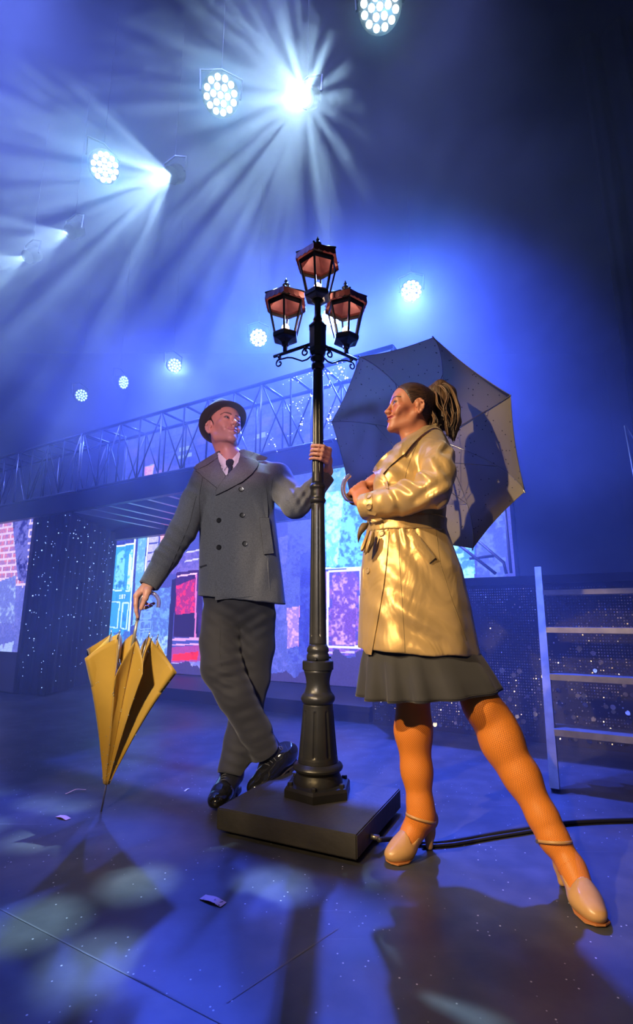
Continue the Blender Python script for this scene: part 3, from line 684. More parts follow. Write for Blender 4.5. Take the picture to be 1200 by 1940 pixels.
def arm(w, L_, zb):
    d = Vector((math.cos(w), math.sin(w), 0)); c = Vector((LX, LY, 0)); at = lambda r, z: c + d * r + Vector((0, 0, z))
    t = empty('bracket_arm', at(.03, 2.10), lp); t.matrix_parent_inverse = world(lp).inverted()
    MB().tube([at(.035, zb), at(L_, zb)], .0085, 8).build('bar', M['iron'], t, True)
    def sp(r0, z0, R, a0, turns, sgn, n=26):           # a spiral end
        return [(r0 + R * (1 - .75 * i / n) * math.cos(a0 + sgn * turns * 2 * math.pi * i / n), z0 + R * (1 - .75 * i / n) * math.sin(a0 + sgn * turns * 2 * math.pi * i / n)) for i in range(n + 1)]
    s1 = [(.040, zb - .065), (.062, zb - .076), (.09, zb - .076), (.12, zb - .058), (.150, zb - .040), (.180, zb - .030)] + sp(L_ - .035, zb - .047, .022, math.radians(70), 1.0, -1)
    MB().tube([at(r, z) for r, z in s1], .0042, 8).build('scroll', M['iron'], t, True)
    s2 = [(.042, zb - .03), (.055, zb - .016)] + sp(.072, zb - .034, .022, math.radians(110), 1.15, -1)
    MB().tube([at(r, z) for r, z in s2], .0042, 8).build('scroll', M['iron'], t, True)
    for r in (.072, L_ - .035): MB().tube([at(r - .005, zb - .012), at(r + .005, zb - .012)], .010, 8).build('clip', M['iron'], t)
    MB().lathe([(.006, 0), (.012, .004), (.012, .03), (.018, .034)], 12, (at(L_ - .07, 0).x, at(L_ - .07, 0).y)).build('lantern_stub', M['iron'], t, 'angle', Matrix.Translation((0, 0, zb + .006)))
    lantern(at(L_ - .07, zb + .068), 1.0, w)
arm(math.radians(180 - 32), .265, 2.092)
arm(math.radians(38), .255, 2.085)

# ------------------------------------------------------------------ things lying on the floor
M['rubber'] = mat('black_cable_rubber', (.022, .022, .024), .5)
cbp = [PMX @ Vector((.02, .12, .05))] if False else []
q0 = PMX @ Vector((-.034, .118, .041))
cb = [q0, PZ(752, 1590, .012), PZ(790, 1597, .009), PZ(830, 1597, .009), PZ(880, 1590, .009), PZ(940, 1579, .009), PZ(1000, 1570, .009), PZ(1060, 1560, .009), PZ(1130, 1555, .009), PZ(1230, 1552, .009)]
def smooth_path(pts, n=10):
    pts = [Vector(q) for q in pts]; out = []
    for i in range(len(pts) - 1):
        p0, p1, p2, p3 = pts[max(i-1, 0)], pts[i], pts[i+1], pts[min(i+2, len(pts)-1)]
        for k in range(n):
            t = k / n; out.append(.5 * ((2*p1) + (p2-p0)*t + (2*p0-5*p1+4*p2-p3)*t*t + (3*p1-p0-3*p2+p3)*t**3))
    return out + [pts[-1]]
tag(MB().tube(smooth_path(cb), .0085, 8).build('power_cable', M['rubber'], None, True), 'black power cable running from the plinth off to the right', 'cable', 'cables on the floor')
cb2 = [PZ(800, 1603, .008), PZ(860, 1599, .007), PZ(930, 1587, .007), PZ(1010, 1574, .007), PZ(1040, 1567, .006)]
tag(MB().tube(smooth_path(cb2), .006, 8).build('power_cable', M['rubber'], None, True), 'thinner black cable lying along the near side of the power cable', 'cable', 'cables on the floor')
def paper_material(name, c1, c2, print_):
    m = mat(name, c1, .7); nt = m.node_tree; N = nt.nodes; L = nt.links
    if print_:
        tc = N.new('ShaderNodeTexCoord'); n = N.new('ShaderNodeTexNoise'); n.inputs['Scale'].default_value = 60; n.inputs['Detail'].default_value = 2
        mp = N.new('ShaderNodeMapping'); mp.inputs['Scale'].default_value = (1, 2.2, 1); L.new(tc.outputs['Object'], mp.inputs[0]); L.new(mp.outputs[0], n.inputs['Vector'])
        r = N.new('ShaderNodeMapRange'); r.inputs['From Min'].default_value = .60; r.inputs['From Max'].default_value = .63; L.new(n.outputs['Fac'], r.inputs['Value'])
        mx = N.new('ShaderNodeMix'); mx.data_type = 'RGBA'; mx.inputs['A'].default_value = tuple(c1) + (1,); mx.inputs['B'].default_value = tuple(c2) + (1,)
        L.new(r.outputs[0], mx.inputs['Factor']); L.new(mx.outputs['Result'], N['Principled BSDF'].inputs['Base Color'])
    return m
def paper(pa, pb, w, lab, mt, curl=.004):
    a, b_ = PZ(*pa, .002), PZ(*pb, .002); d = b_ - a; n = Vector((-d.y, d.x, 0)).normalized() * w / 2; vs = []; fs = []; N_ = 8
    for i in range(N_ + 1):
        q = a + d * (i / N_) + Vector((0, 0, curl * (math.sin(i / N_ * 3.1) ** 2)))
        vs += [q - n, q + n, q - n + Vector((0, 0, .0006)), q + n + Vector((0, 0, .0006))]
    for i in range(N_):
        k = i * 4; fs += [(k, k+1, k+5, k+4), (k+2, k+6, k+7, k+3), (k, k+4, k+6, k+2), (k+1, k+3, k+7, k+5)]
    fs += [(0, 2, 3, 1), (N_*4, N_*4+1, N_*4+3, N_*4+2)]
    o = link('paper_strip', mesh('paper_strip', vs, fs), mt); tag(o, lab, 'paper', 'paper scraps on the floor'); return o
pk = paper_material('pink_paper', (.62, .40, .46), (.05, .04, .06), False); pk2 = paper_material('pink_printed_paper', (.62, .40, .46), (.04, .03, .05), True)
wp = paper_material('white_paper', (.7, .7, .72), (.1, .1, .1), False)
paper((384, 1699), (424, 1714), .026, 'pink paper strip with dark printing, nearest the camera', pk2)
paper((110, 1546), (130, 1552), .022, 'short pink paper strip below the umbrella tip', pk)
paper((124, 1504), (163, 1496), .008, 'long narrow pink paper strip left of the umbrella tip', pk, .010)
paper((350, 1499), (358, 1494), .008, 'tiny white paper scrap between umbrella tip and black shoe', wp, .002)
# ------------------------------------------------------------------ smooth solid modelling (fields meshed by surface nets)
V3 = lambda *a: np.array(a if len(a) > 1 else a[0], float)
def nrm(v): v = np.asarray(v, float); return v / np.linalg.norm(v)
class Field:
    def __init__(s): s.pr = []
    def put(s, fn, lo, hi, op='u', k=.01): s.pr.append((fn, np.asarray(lo, float), np.asarray(hi, float), op, k)); return s
    def cap(s, a, b, ra, rb=None, op='u', k=.012):
        a = V3(a); b = V3(b); rb = ra if rb is None else rb; ba = b - a; bb = max(ba @ ba, 1e-9)
        def fn(p):
            q = p - a; t = np.clip(q @ ba / bb, 0, 1)
            return np.sqrt(((q - t[:, None] * ba) ** 2).sum(1)) - (ra + (rb - ra) * t)
        R = max(ra, rb); return s.put(fn, np.minimum(a, b) - R, np.maximum(a, b) + R, op, k)
    def chain(s, pts, rs, op='u', k=.012):
        for i in range(len(pts) - 1): s.cap(pts[i], pts[i + 1], rs[i], rs[i + 1], op, k)
        return s
    def ecap(s, a, b, ra, rb, n, ratio, op='u', k=.012):
        """capsule flattened to ratio along n"""
        a = V3(a); b = V3(b); n = nrm(n); ba = b - a; bb = max(ba @ ba, 1e-9)
        def fn(p):
            q = p - a; t = np.clip(q @ ba / bb, 0, 1); w = q - t[:, None] * ba; c = w @ n
            d2 = (w ** 2).sum(1) - c * c + (c / ratio) ** 2; r = ra + (rb - ra) * t
            kk = np.sqrt(d2); g = np.sqrt((w ** 2).sum(1) - c * c + (c / ratio ** 2) ** 2) + 1e-9
            return np.where(kk > 1e-6, kk * (kk - r) / g, -r * ratio)
        R = max(ra, rb); return s.put(fn, np.minimum(a, b) - R, np.maximum(a, b) + R, op, k)
    def ell(s, c, r, R=None, op='u', k=.012):
        c = V3(c); r = V3(r); R = np.eye(3) if R is None else np.asarray(R)
        def fn(p):
            q = (p - c) @ R; a = np.sqrt(((q / r) ** 2).sum(1)); g = np.sqrt(((q / r ** 2) ** 2).sum(1)) + 1e-9
            return np.where(a > 1e-6, a * (a - 1) / g, -r.min())
        e = np.abs(R) @ r; return s.put(fn, c - e, c + e, op, k)
    def box(s, c, h, R=None, rd=.005, op='u', k=.006):
        c = V3(c); h = V3(h); R = np.eye(3) if R is None else np.asarray(R)
        def fn(p):
            q = np.abs((p - c) @ R) - (h - rd); return np.sqrt((np.maximum(q, 0) ** 2).sum(1)) + np.minimum(q.max(1), 0) - rd
        e = np.abs(R) @ h; return s.put(fn, c - e, c + e, op, k)
    def half(s, c, n, lo, hi, op='s', k=.004):
        """half space on the n side of c"""
        c = V3(c); n = nrm(n); return s.put(lambda p: -(p - c) @ n, lo, hi, op, k)
    def loft(s, lev, fold=None, op='u', k=.012, yaw=0.0, pw=2.0):
        """stack of ellipses: rows of (z, cx, cy, half width, half depth); fold(ang, z) scales the radius"""
        lev = np.array(sorted(lev), float); z = lev[:, 0]; cs, sn = math.cos(yaw), math.sin(yaw)
        from_ = lambda i, pz: np.interp(pz, z, lev[:, i])
        def fn(p):
            pz = np.clip(p[:, 2], z[0], z[-1]); x = p[:, 0] - from_(1, pz); y = p[:, 1] - from_(2, pz)
            u = x * cs + y * sn; v = -x * sn + y * cs; rx = from_(3, pz); ry = from_(4, pz)
            a = (np.abs(u / rx) ** pw + np.abs(v / ry) ** pw) ** (1 / pw)
            if fold is not None: a = a / fold(np.arctan2(v / ry, u / rx), p[:, 2], p)
            g = np.sqrt((u / rx ** 2) ** 2 + (v / ry ** 2) ** 2) / np.maximum(np.sqrt((u / rx) ** 2 + (v / ry) ** 2), 1e-6) + 1e-6
            d = (a - 1) / g; dz = np.maximum(z[0] - p[:, 2], p[:, 2] - z[-1])
            return np.maximum(d, dz)
        m = max(lev[:, 3].max(), lev[:, 4].max()) * 1.1
        return s.put(fn, (lev[:, 1].min() - m, lev[:, 2].min() - m, z[0]), (lev[:, 1].max() + m, lev[:, 2].max() + m, z[-1]), op, k)
    def warp(s, fn): s.wf = fn; return s
    wf = None
    def ev(s, p, act):
        d = np.full(len(p), 1.0)
        for i in act:
            fn, _, _, op, k = s.pr[i]; e = fn(p)
            if op == 'u':
                if k > 0: h = np.clip(.5 + .5 * (d - e) / k, 0, 1); d = d + (e - d) * h - k * h * (1 - h)
                else: d = np.minimum(d, e)
            elif op == 's':
                e = -e
                if k > 0: h = np.clip(.5 - .5 * (d - e) / k, 0, 1); d = d + (e - d) * h + k * h * (1 - h)
                else: d = np.maximum(d, e)
            elif op == 'i': d = np.maximum(d, e)
        if s.wf is not None: d = d + s.wf(p)
        return d
    def mesh(s, h, B=22, grow=.012):
        lo = np.min([q[1] for q in s.pr if q[3] == 'u'], 0) - grow - 2 * h; hi = np.max([q[2] for q in s.pr if q[3] == 'u'], 0) + grow + 2 * h
        n = np.ceil((hi - lo) / h).astype(int) + 2; nb = np.ceil(n / B).astype(int)
        PL_ = np.array([q[1] for q in s.pr]); PH_ = np.array([q[2] for q in s.pr]); PK = np.array([q[4] for q in s.pr]) + 2.5 * h + (.01 if s.wf else 0)
        isu = np.array([q[3] == 'u' for q in s.pr]); K, NV, Q = [], [], []
        r = np.arange(-1, B + 1); gi, gj, gk = np.meshgrid(r, r, r, indexing='ij'); m = B + 2
        cor = [(i, j, k) for i in (0, 1) for j in (0, 1) for k in (0, 1)]
        D = np.array(n) + 4
        key = lambda i, j, k: ((i + 2) * D[1] + (j + 2)) * D[2] + (k + 2)
        probe = np.array([(a, b, c) for a in (.17, .5, .83) for b in (.17, .5, .83) for c in (.17, .5, .83)])
        for bi in range(nb[0]):
            for bj in range(nb[1]):
                for bk in range(nb[2]):
                    o = np.array((bi, bj, bk)) * B; c0 = lo + (o - 1) * h; c1 = lo + (o + B) * h
                    act = np.nonzero(((PL_ - PK[:, None]) < c1).all(1) & ((PH_ + PK[:, None]) > c0).all(1))[0]
                    if not isu[act].any(): continue
                    if np.abs(s.ev(c0 + probe * (c1 - c0), act)).min() > h * B * .55: continue
                    p = np.stack([gi, gj, gk], -1).reshape(-1, 3)
                    d = s.ev(lo + (p + o) * h, act).reshape(m, m, m); ins = d < 0
                    if ins.all() or not ins.any(): continue
                    cnt = sum(ins[i:m - 1 + i, j:m - 1 + j, k:m - 1 + k].astype(np.int8) for i, j, k in cor)
                    ci, cj, ck = np.nonzero((cnt > 0) & (cnt < 8))
                    if len(ci) == 0: continue
                    acc = np.zeros((len(ci), 3)); w = np.zeros(len(ci))
                    for a in range(3):
                        for e1_ in (0, 1):
                            for e2_ in (0, 1):
                                q0 = [0, 0, 0]; ax = [x for x in range(3) if x != a]; q0[ax[0]] = e1_; q0[ax[1]] = e2_; q1 = list(q0); q1[a] = 1
                                d0 = d[ci + q0[0], cj + q0[1], ck + q0[2]]; d1 = d[ci + q1[0], cj + q1[1], ck + q1[2]]
                                x = (d0 < 0) != (d1 < 0); t = np.where(x, d0 / np.where(x, d0 - d1, 1), 0)
                                for ax_ in range(3): acc[:, ax_] += np.where(x, (t if ax_ == a else q0[ax_]), 0)
                                w += x
                    pos = lo + (np.stack([ci, cj, ck], 1) - 1 + o + acc / w[:, None]) * h
                    K.append(key(ci - 1 + o[0], cj - 1 + o[1], ck - 1 + o[2])); NV.append(pos)
                    S_ = slice(1, B + 1)
                    for a in range(3):
                        d0 = ins[S_, S_, S_]; d1 = ins[tuple(slice(2, B + 2) if x == a else S_ for x in range(3))]
                        ei, ej, ek = np.nonzero(d0 != d1)
                        if len(ei) == 0: continue
                        flip = ~d0[ei, ej, ek]; I = [ei + o[0], ej + o[1], ek + o[2]]
                        b1, b2 = (a + 1) % 3, (a + 2) % 3
                        def kk(s1, s2): J = [x.copy() for x in I]; J[b1] -= s1; J[b2] -= s2; return key(*J)
                        q = np.stack([kk(1, 1), kk(0, 1), kk(0, 0), kk(1, 0)], 1); q[flip] = q[flip][:, ::-1]; Q.append(q)
        K = np.concatenate(K); NV = np.concatenate(NV); Q = np.concatenate(Q); u, ix = np.unique(K, return_index=True)
        f = np.searchsorted(u, Q); f = np.clip(f, 0, len(u) - 1); ok = (u[f] == Q).all(1)
        return NV[ix], f[ok]
def relax(v, f, it=1, lam=.5):
    for _ in range(it):
        acc = np.zeros_like(v); w = np.zeros(len(v))
        for a, b in ((0, 1), (1, 2), (2, 3), (3, 0)):
            for x in range(3):
                acc[:, x] += np.bincount(f[:, a], v[f[:, b], x], len(v)) + np.bincount(f[:, b], v[f[:, a], x], len(v))
            w += np.bincount(f[:, a], minlength=len(v)) + np.bincount(f[:, b], minlength=len(v))
        v = v + lam * (acc / np.maximum(w, 1)[:, None] - v)
    return v
def qmesh(name, v, f):
    me = bpy.data.meshes.new(name); me.vertices.add(len(v)); me.vertices.foreach_set('co', np.asarray(v, np.float32).ravel())
    me.loops.add(f.size); me.loops.foreach_set('vertex_index', f.ravel().astype(np.int32))
    me.polygons.add(len(f)); me.polygons.foreach_set('loop_start', (np.arange(len(f)) * f.shape[1]).astype(np.int32))
    me.polygons.foreach_set('use_smooth', [True] * len(f)); me.update(); me.validate(); return me
def largest(v, f):
    lab = np.arange(len(v))
    for _ in range(400):
        m = lab[f].min(1); old = lab.copy()
        for c in range(4): np.minimum.at(lab, f[:, c], m)
        lab = lab[lab]
        if (lab == old).all(): break
    u, c = np.unique(lab, return_counts=True); keep = np.isin(lab, u[c > .2 * c.max()]); ix = np.cumsum(keep) - 1
    return v[keep], ix[f[keep[f].all(1)]]
def solid(F, h, name, mt, parent, it=1, tint=None):
    v, f = largest(*F.mesh(h)); v = relax(v, f, it); me = qmesh(name, v, f)
    if tint is not None:
        at = me.attributes.new('tint', 'FLOAT_COLOR', 'POINT'); c = np.ones((len(v), 4), np.float32); c[:, :3] = tint(v); at.data.foreach_set('color', c.ravel())
    o = link(name, me, mt, parent); return o, BVHTree.FromPolygons(v.tolist(), f.tolist()), (v, f)
# ---- pieces of cloth cut flat and laid on a surface
def hit(bvh, px, py):
    r = ray(px, py).normalized(); q = bvh.ray_cast(CAMV, r); return q[0], q[1], r
from mathutils.geometry import delaunay_2d_cdt
def patch(name, poly, bvh, off, thick, mt, parent, step=4.0, bulge=0.0, smooth_it=4, lift=None):
    """a piece of cloth of the outline given, laid on the surface under it, thick and standing proud of it"""
    b_ = []
    for i in range(len(poly)):
        p, q = Vector(poly[i]), Vector(poly[(i + 1) % len(poly)]); n = max(1, int((q - p).length / step))
        b_ += [p.lerp(q, k / n) for k in range(n)]
    xs = [q.x for q in b_]; ys = [q.y for q in b_]; inn = []
    x = min(xs) + step / 2
    while x < max(xs):
        y = min(ys) + step / 2
        while y < max(ys):
            w = Vector((x, y)); c = False
            for i in range(len(b_)):
                p, q = b_[i], b_[i - 1]
                if (p.y > y) != (q.y > y) and x < (q.x - p.x) * (y - p.y) / (q.y - p.y) + p.x: c = not c
            if c and min((w - q).length for q in b_) > step * .5: inn.append(w)
            y += step
        x += step
    n = len(b_); V2, E2, F2, _, _, _ = delaunay_2d_cdt(b_ + inn, [(i, (i + 1) % n) for i in range(n)], [list(range(n))], 1, 1e-5)
    D = []; 
    for w in V2:
        c, nn, r = hit(bvh, w.x, w.y); D.append((c - CAMV).length if c is not None else None)
    nb = [set() for _ in V2]
    for fc in F2:
        for a in fc:
            for b2 in fc:
                if a != b2: nb[a].add(b2)
    for _ in range(40):
        miss = [i for i, d in enumerate(D) if d is None]
        if not miss: break
        new = {}
        for i in miss:
            ok = [D[j] for j in nb[i] if D[j] is not None]
            if ok: new[i] = sum(ok) / len(ok)
        for i, d in new.items(): D[i] = d
    D = [2.3 if d is None else d for d in D]
    for _ in range(smooth_it): D = [min(D[i], .4 * D[i] + .6 * sum(D[j] for j in nb[i]) / max(1, len(nb[i]))) for i in range(len(D))]
    edge = [min((w - q).length for q in b_) for w in V2]; mxe = max(max(edge), 1e-6)
    top = []; bot = []
    for w, d, e in zip(V2, D, edge):
        r = ray(w.x, w.y).normalized(); o = off + bulge * math.sin(min(1, e / mxe) * math.pi / 2) + (lift(w.x, w.y) if lift else 0)
        top.append(CAMV + r * (d - o)); bot.append(CAMV + r * (d - o + thick))
    m = len(V2); fs = []; ec = {}
    for fc in F2:
        a, b2, c = [V2[i] for i in fc[:3]]
        fc = list(fc) if (b2 - a).cross(c - a) < 0 else list(fc)[::-1]
        fs.append(tuple(fc)); fs.append(tuple(m + i for i in reversed(fc)))
        for i in range(len(fc)): ec[(fc[i], fc[(i + 1) % len(fc)])] = 1
    for (a, b2) in ec:
        if (b2, a) not in ec: fs.append((b2, a, m + a, m + b2))
    o = link(name, mesh(name, top + bot, fs), mt, parent, True); o.data.set_sharp_from_angle(angle=math.radians(50)); return o
def seamline(name, pl, bvh, r, mt, parent, off=0.0, sides=5):
    pts = []
    for i in range(len(pl) - 1):
        p, q = Vector(pl[i]), Vector(pl[i + 1]); n = max(2, int((q - p).length / 5))
        for k in range(n + (i == len(pl) - 2)):
            w = p.lerp(q, k / n); c, nn, rr = hit(bvh, w.x, w.y)
            if c is not None: pts.append(c - rr * off)
    return MB().tube(pts, r, sides).build(name, mt, parent, True) if len(pts) > 1 else None
def button(px, py, bvh, rad, mt, parent, rim=True, n=20):
    c, nn, r = hit(bvh, px, py)
    if c is None: return None
    if nn.dot(r) > 0: nn = -nn
    mx = Matrix.Translation(c - nn * .0005) @ nn.to_track_quat('Z', 'Y').to_matrix().to_4x4()
    m = MB().lathe([(rad, 0), (rad, .003), (rad * .9, .0048), (rad * .72, .0046), (rad * .62, .0030), (.0004, .0028)], n)
    o = m.build('button', mt, parent, 'angle', mx)
    for a, b_ in ((1, 1), (1, -1), (-1, 1), (-1, -1)):
        pass
    return o
# ---- skin, heads and hands
def skin_material(name, rough=.45, sss=.12):
    m = mat(name, (.6, .4, .3), rough, bump=(140, .12, .001)); nt = m.node_tree; b = nt.nodes['Principled BSDF']
    a = nt.nodes.new('ShaderNodeAttribute'); a.attribute_name = 'tint'; nt.links.new(a.outputs['Color'], b.inputs['Base Color'])
    b.inputs['Subsurface Weight'].default_value = sss; b.inputs['Subsurface Radius'].default_value = (.012, .005, .003); b.inputs['Subsurface Scale'].default_value = .6
    return m
def frame(fwd, up=(0, 0, 1), roll=0.0):
    """columns: person's left, person's back, person's up"""
    f_ = nrm(fwd); l = nrm(np.cross(V3(up), f_)); u = np.cross(f_, l)
    if roll: l, u = l * math.cos(roll) + u * math.sin(roll), u * math.cos(roll) - l * math.sin(roll)
    return np.stack([l, -f_, u], 1)
class Head:
    def __init__(s, C, R, sc=1.0, female=False): s.C = V3(C); s.R = R; s.sc = sc; s.fem = female
    def w(s, *p): return s.C + s.R @ (V3(*p) * s.sc)
    def loc(s, v): return (np.asarray(v) - s.C) @ s.R / s.sc
    def build(s, F):
        sc = s.sc; w = s.w
        E = lambda c, r, op='u', k=.012: F.ell(w(*c), V3(r) * sc, s.R, op, k * sc)
        Cc = lambda a, b, ra, rb=None, op='u', k=.012: F.cap(w(*a), w(*b), ra * sc, (ra if rb is None else rb) * sc, op, k * sc)
        fe = s.fem
        E((0, .014, .042), (.076, .096, .088)); E((0, -.018, .05), (.068, .074, .07), k=.03)
        E((0, -.030, -.022), (.055 if not fe else .053, .058, .080), k=.024)
        jw = .046 if not fe else .041
        for sd in (-1, 1):
            Cc((sd * .054, .008, -.03), (sd * jw, -.010, -.066), .016, .014, k=.022)
            Cc((sd * jw, -.010, -.066), (sd * .014, -.074, -.096), .014, .013, k=.022)
            E((sd * .045, -.058, -.010), (.018, .020, .014), k=.022)
            E((sd * .034, -.072, -.032), (.016, .013, .016), k=.018)
            E((sd * .032, -.070, .012), (.022, .018, .020), k=.01)
        E((0, -.083, -.096), (.019 if not fe else .015, .016, .015), k=.014)
        E((0, -.070, -.060), (.030, .026, .034), k=.02)
        Cc((-.036, -.078, .034), (.036, -.078, .034), .012, k=.018)
        Cc((-.018, -.084, .033), (.018, -.084, .033), .009, k=.014)
        # eye hollows, then lids over the ball
        for sd in (-1, 1):
            E((sd * .031, -.096, .015), (.018, .016, .0105), 's', .010)
            E((sd * .031, -.0765, .014), (.0150, .0150, .0135), k=.003)
            E((sd * .031, -.0790, .0205), (.0165, .0135, .0075), k=.004)
            E((sd * .031, -.0785, .0045), (.0150, .0125, .0052), k=.005)
            E((sd * .031, -.0935, .0125), (.0120 + .001 * fe, .0062, .0038 + .0012 * fe), 's', .002)
        # nose
        Cc((0, -.088, .026), (0, -.114 + .007 * fe, -.018), .0075, .0095 - .001 * fe, k=.010)
        E((0, -.1195 + .009 * fe, -.0225), (.0105 - .001 * fe, .0105, .0088), k=.007)
        for sd in (-1, 1):
            E((sd * .0115, -.1045 + .004 * fe, -.0255), (.0075, .0105, .0075), k=.005)
            if not fe: E((sd * .006, -.111, -.0325), (.0036, .0050, .0032), 's', .003)
        Cc((0, -.104, -.031), (0, -.0985, -.044), .006, .007, k=.010)
        # mouth: smiling, corners drawn back and up
        mc = [(-.031, -.076, -.0455), (-.017, -.090, -.0530), (0, -.0965, -.0555), (.017, -.090, -.0530), (.031, -.076, -.0455)]
        up_ = [(x, y - .0015, z + .0055) for x, y, z in mc]; lo_ = [(x * .85, y + .0005, z - .0065) for x, y, z in mc]
        ru = [.003, .0052, .0058, .0052, .003]; rl = [.003, .0058, .0066, .0058, .003]
        for i in range(4):
            Cc(up_[i], up_[i + 1], ru[i], ru[i + 1], k=.006); Cc(lo_[i], lo_[i + 1], rl[i], rl[i + 1], k=.006)
        gr = .0024 if not fe else .0044
        for i in range(4):
            a = (mc[i][0], mc[i][1] - .007, mc[i][2]); b = (mc[i + 1][0], mc[i + 1][1] - .007, mc[i + 1][2])
            Cc(a, b, gr, None, 's', .0025)
        for sd in (-1, 1):
            Cc((sd * .024, -.0975, -.030), (sd * .039, -.083, -.052), .0018, None, 's', .010)       # smile folds
        # ears: a rim, the antihelix, a lobe and the hollow between them
        for sd in (-1, 1):
            O = lambda a, b, o=0.: w(sd * (.0745 + .012 * max(0, a + .3) + o), .012 + a * .020 - b * .006, .000 + b * .031)
            rim = [O(-.55, .15), O(-.60, .60), O(-.25, .98), (O(.35, 1.0)), O(.85, .65), O(.95, .15), O(.75, -.35), O(.35, -.75), O(-.05, -1.0), O(-.35, -.85)]
            F.chain([O(-.3, -.7), O(-.1, 0), O(-.2, .7)], [.007 * sc, .009 * sc, .007 * sc], k=.006)
            F.chain([O(.3, -.6), O(.4, 0), O(.3, .6)], [.005 * sc, .006 * sc, .005 * sc], k=.006)
            F.chain(rim, [.0036 * sc, .0038 * sc, .004 * sc, .0042 * sc, .0042 * sc, .004 * sc, .004 * sc, .0045 * sc, .006 * sc, .0045 * sc], k=.004)
            F.ell(O(.12, .05, .012), V3(.008, .0075, .013) * sc, s.R, 's', .004)
            E((sd * .077, .0, -.006), (.005, .005, .007), k=.004)
    def tint(s, v, base, lip, brow, blush=None, stubble=None):
        q = s.loc(v); c = np.tile(np.array(base, float), (len(v), 1)); near = (np.abs(q) < .17).all(1)
        x, y, z = np.abs(q[:, 0]), q[:, 1], q[:, 2]; fr = (y < -.05) & near
        def mix(m, col): 
            m = (m * near)[:, None]; c[:] = c * (1 - m) + np.array(col) * m
        st = lambda a, b, t: np.clip((t - a) / (b - a), 0, 1)
        if stubble is not None: mix(st(-.03, -.05, z) * st(.0, -.03, y) * .45, stubble)
        if blush is not None: mix(np.exp(-(((x - .043) / .020) ** 2 + ((z + .012) / .017) ** 2)) * (y < -.02) * .6, blush)
        zl = -.0555 + .0095 * (x / .031) ** 2
        mix(fr * st(1.1, .8, np.sqrt((x / .029) ** 2 + ((z - zl + .0005) / .0125) ** 2)), lip)
        zb = .0345 + .004 * np.sin(np.clip((x - .012) / .045, 0, 1) * 3.0)
        mix((y < -.036) * near * (x > .010) * (x < .057) * st(1.15, .75, np.abs(z - zb) / (.0048 - .0022 * np.clip((x - .03) / .022, 0, 1))) * .95, brow)
        lid = fr * st(1.25, .9, np.sqrt(((x - .031) / (.0150 + .003 * s.fem)) ** 2 + ((z - .0145) / (.0058 + .0012 * s.fem)) ** 2)); mix(lid * .95, np.array(brow) * .7)
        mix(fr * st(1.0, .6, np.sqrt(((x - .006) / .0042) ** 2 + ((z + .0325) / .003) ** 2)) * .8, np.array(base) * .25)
        return c
    def eyes(s, parent, iris, look=(0, 0), squash=1.0):
        for sd in (-1, 1):
            e = s.w(sd * .031, -.0778, .0135); m = MB(); r = .0128 * s.sc; n1, n2 = 24, 16
            m.lathe([(max(.0001, math.sin(math.pi * i / n2)) * r, -math.cos(math.pi * i / n2) * r) for i in range(n2 + 1)], n1)
            f_ = s.R @ nrm((look[0], -1, look[1])); mx = Matrix.Translation(Vector(e)) @ Vector(f_).to_track_quat('Z', 'Y').to_matrix().to_4x4()
            o = m.build('eye', [M['eye_white'], iris, M['pupil']], parent, True, mx)
            for p in o.data.polygons:
                z = p.center.z / r; p.material_index = 2 if z > .965 else (1 if z > .86 else 0)
M['eye_white'] = mat('eye_white', (.72, .70, .68), .15); M['pupil'] = mat('pupil', (.004, .004, .004), .1)
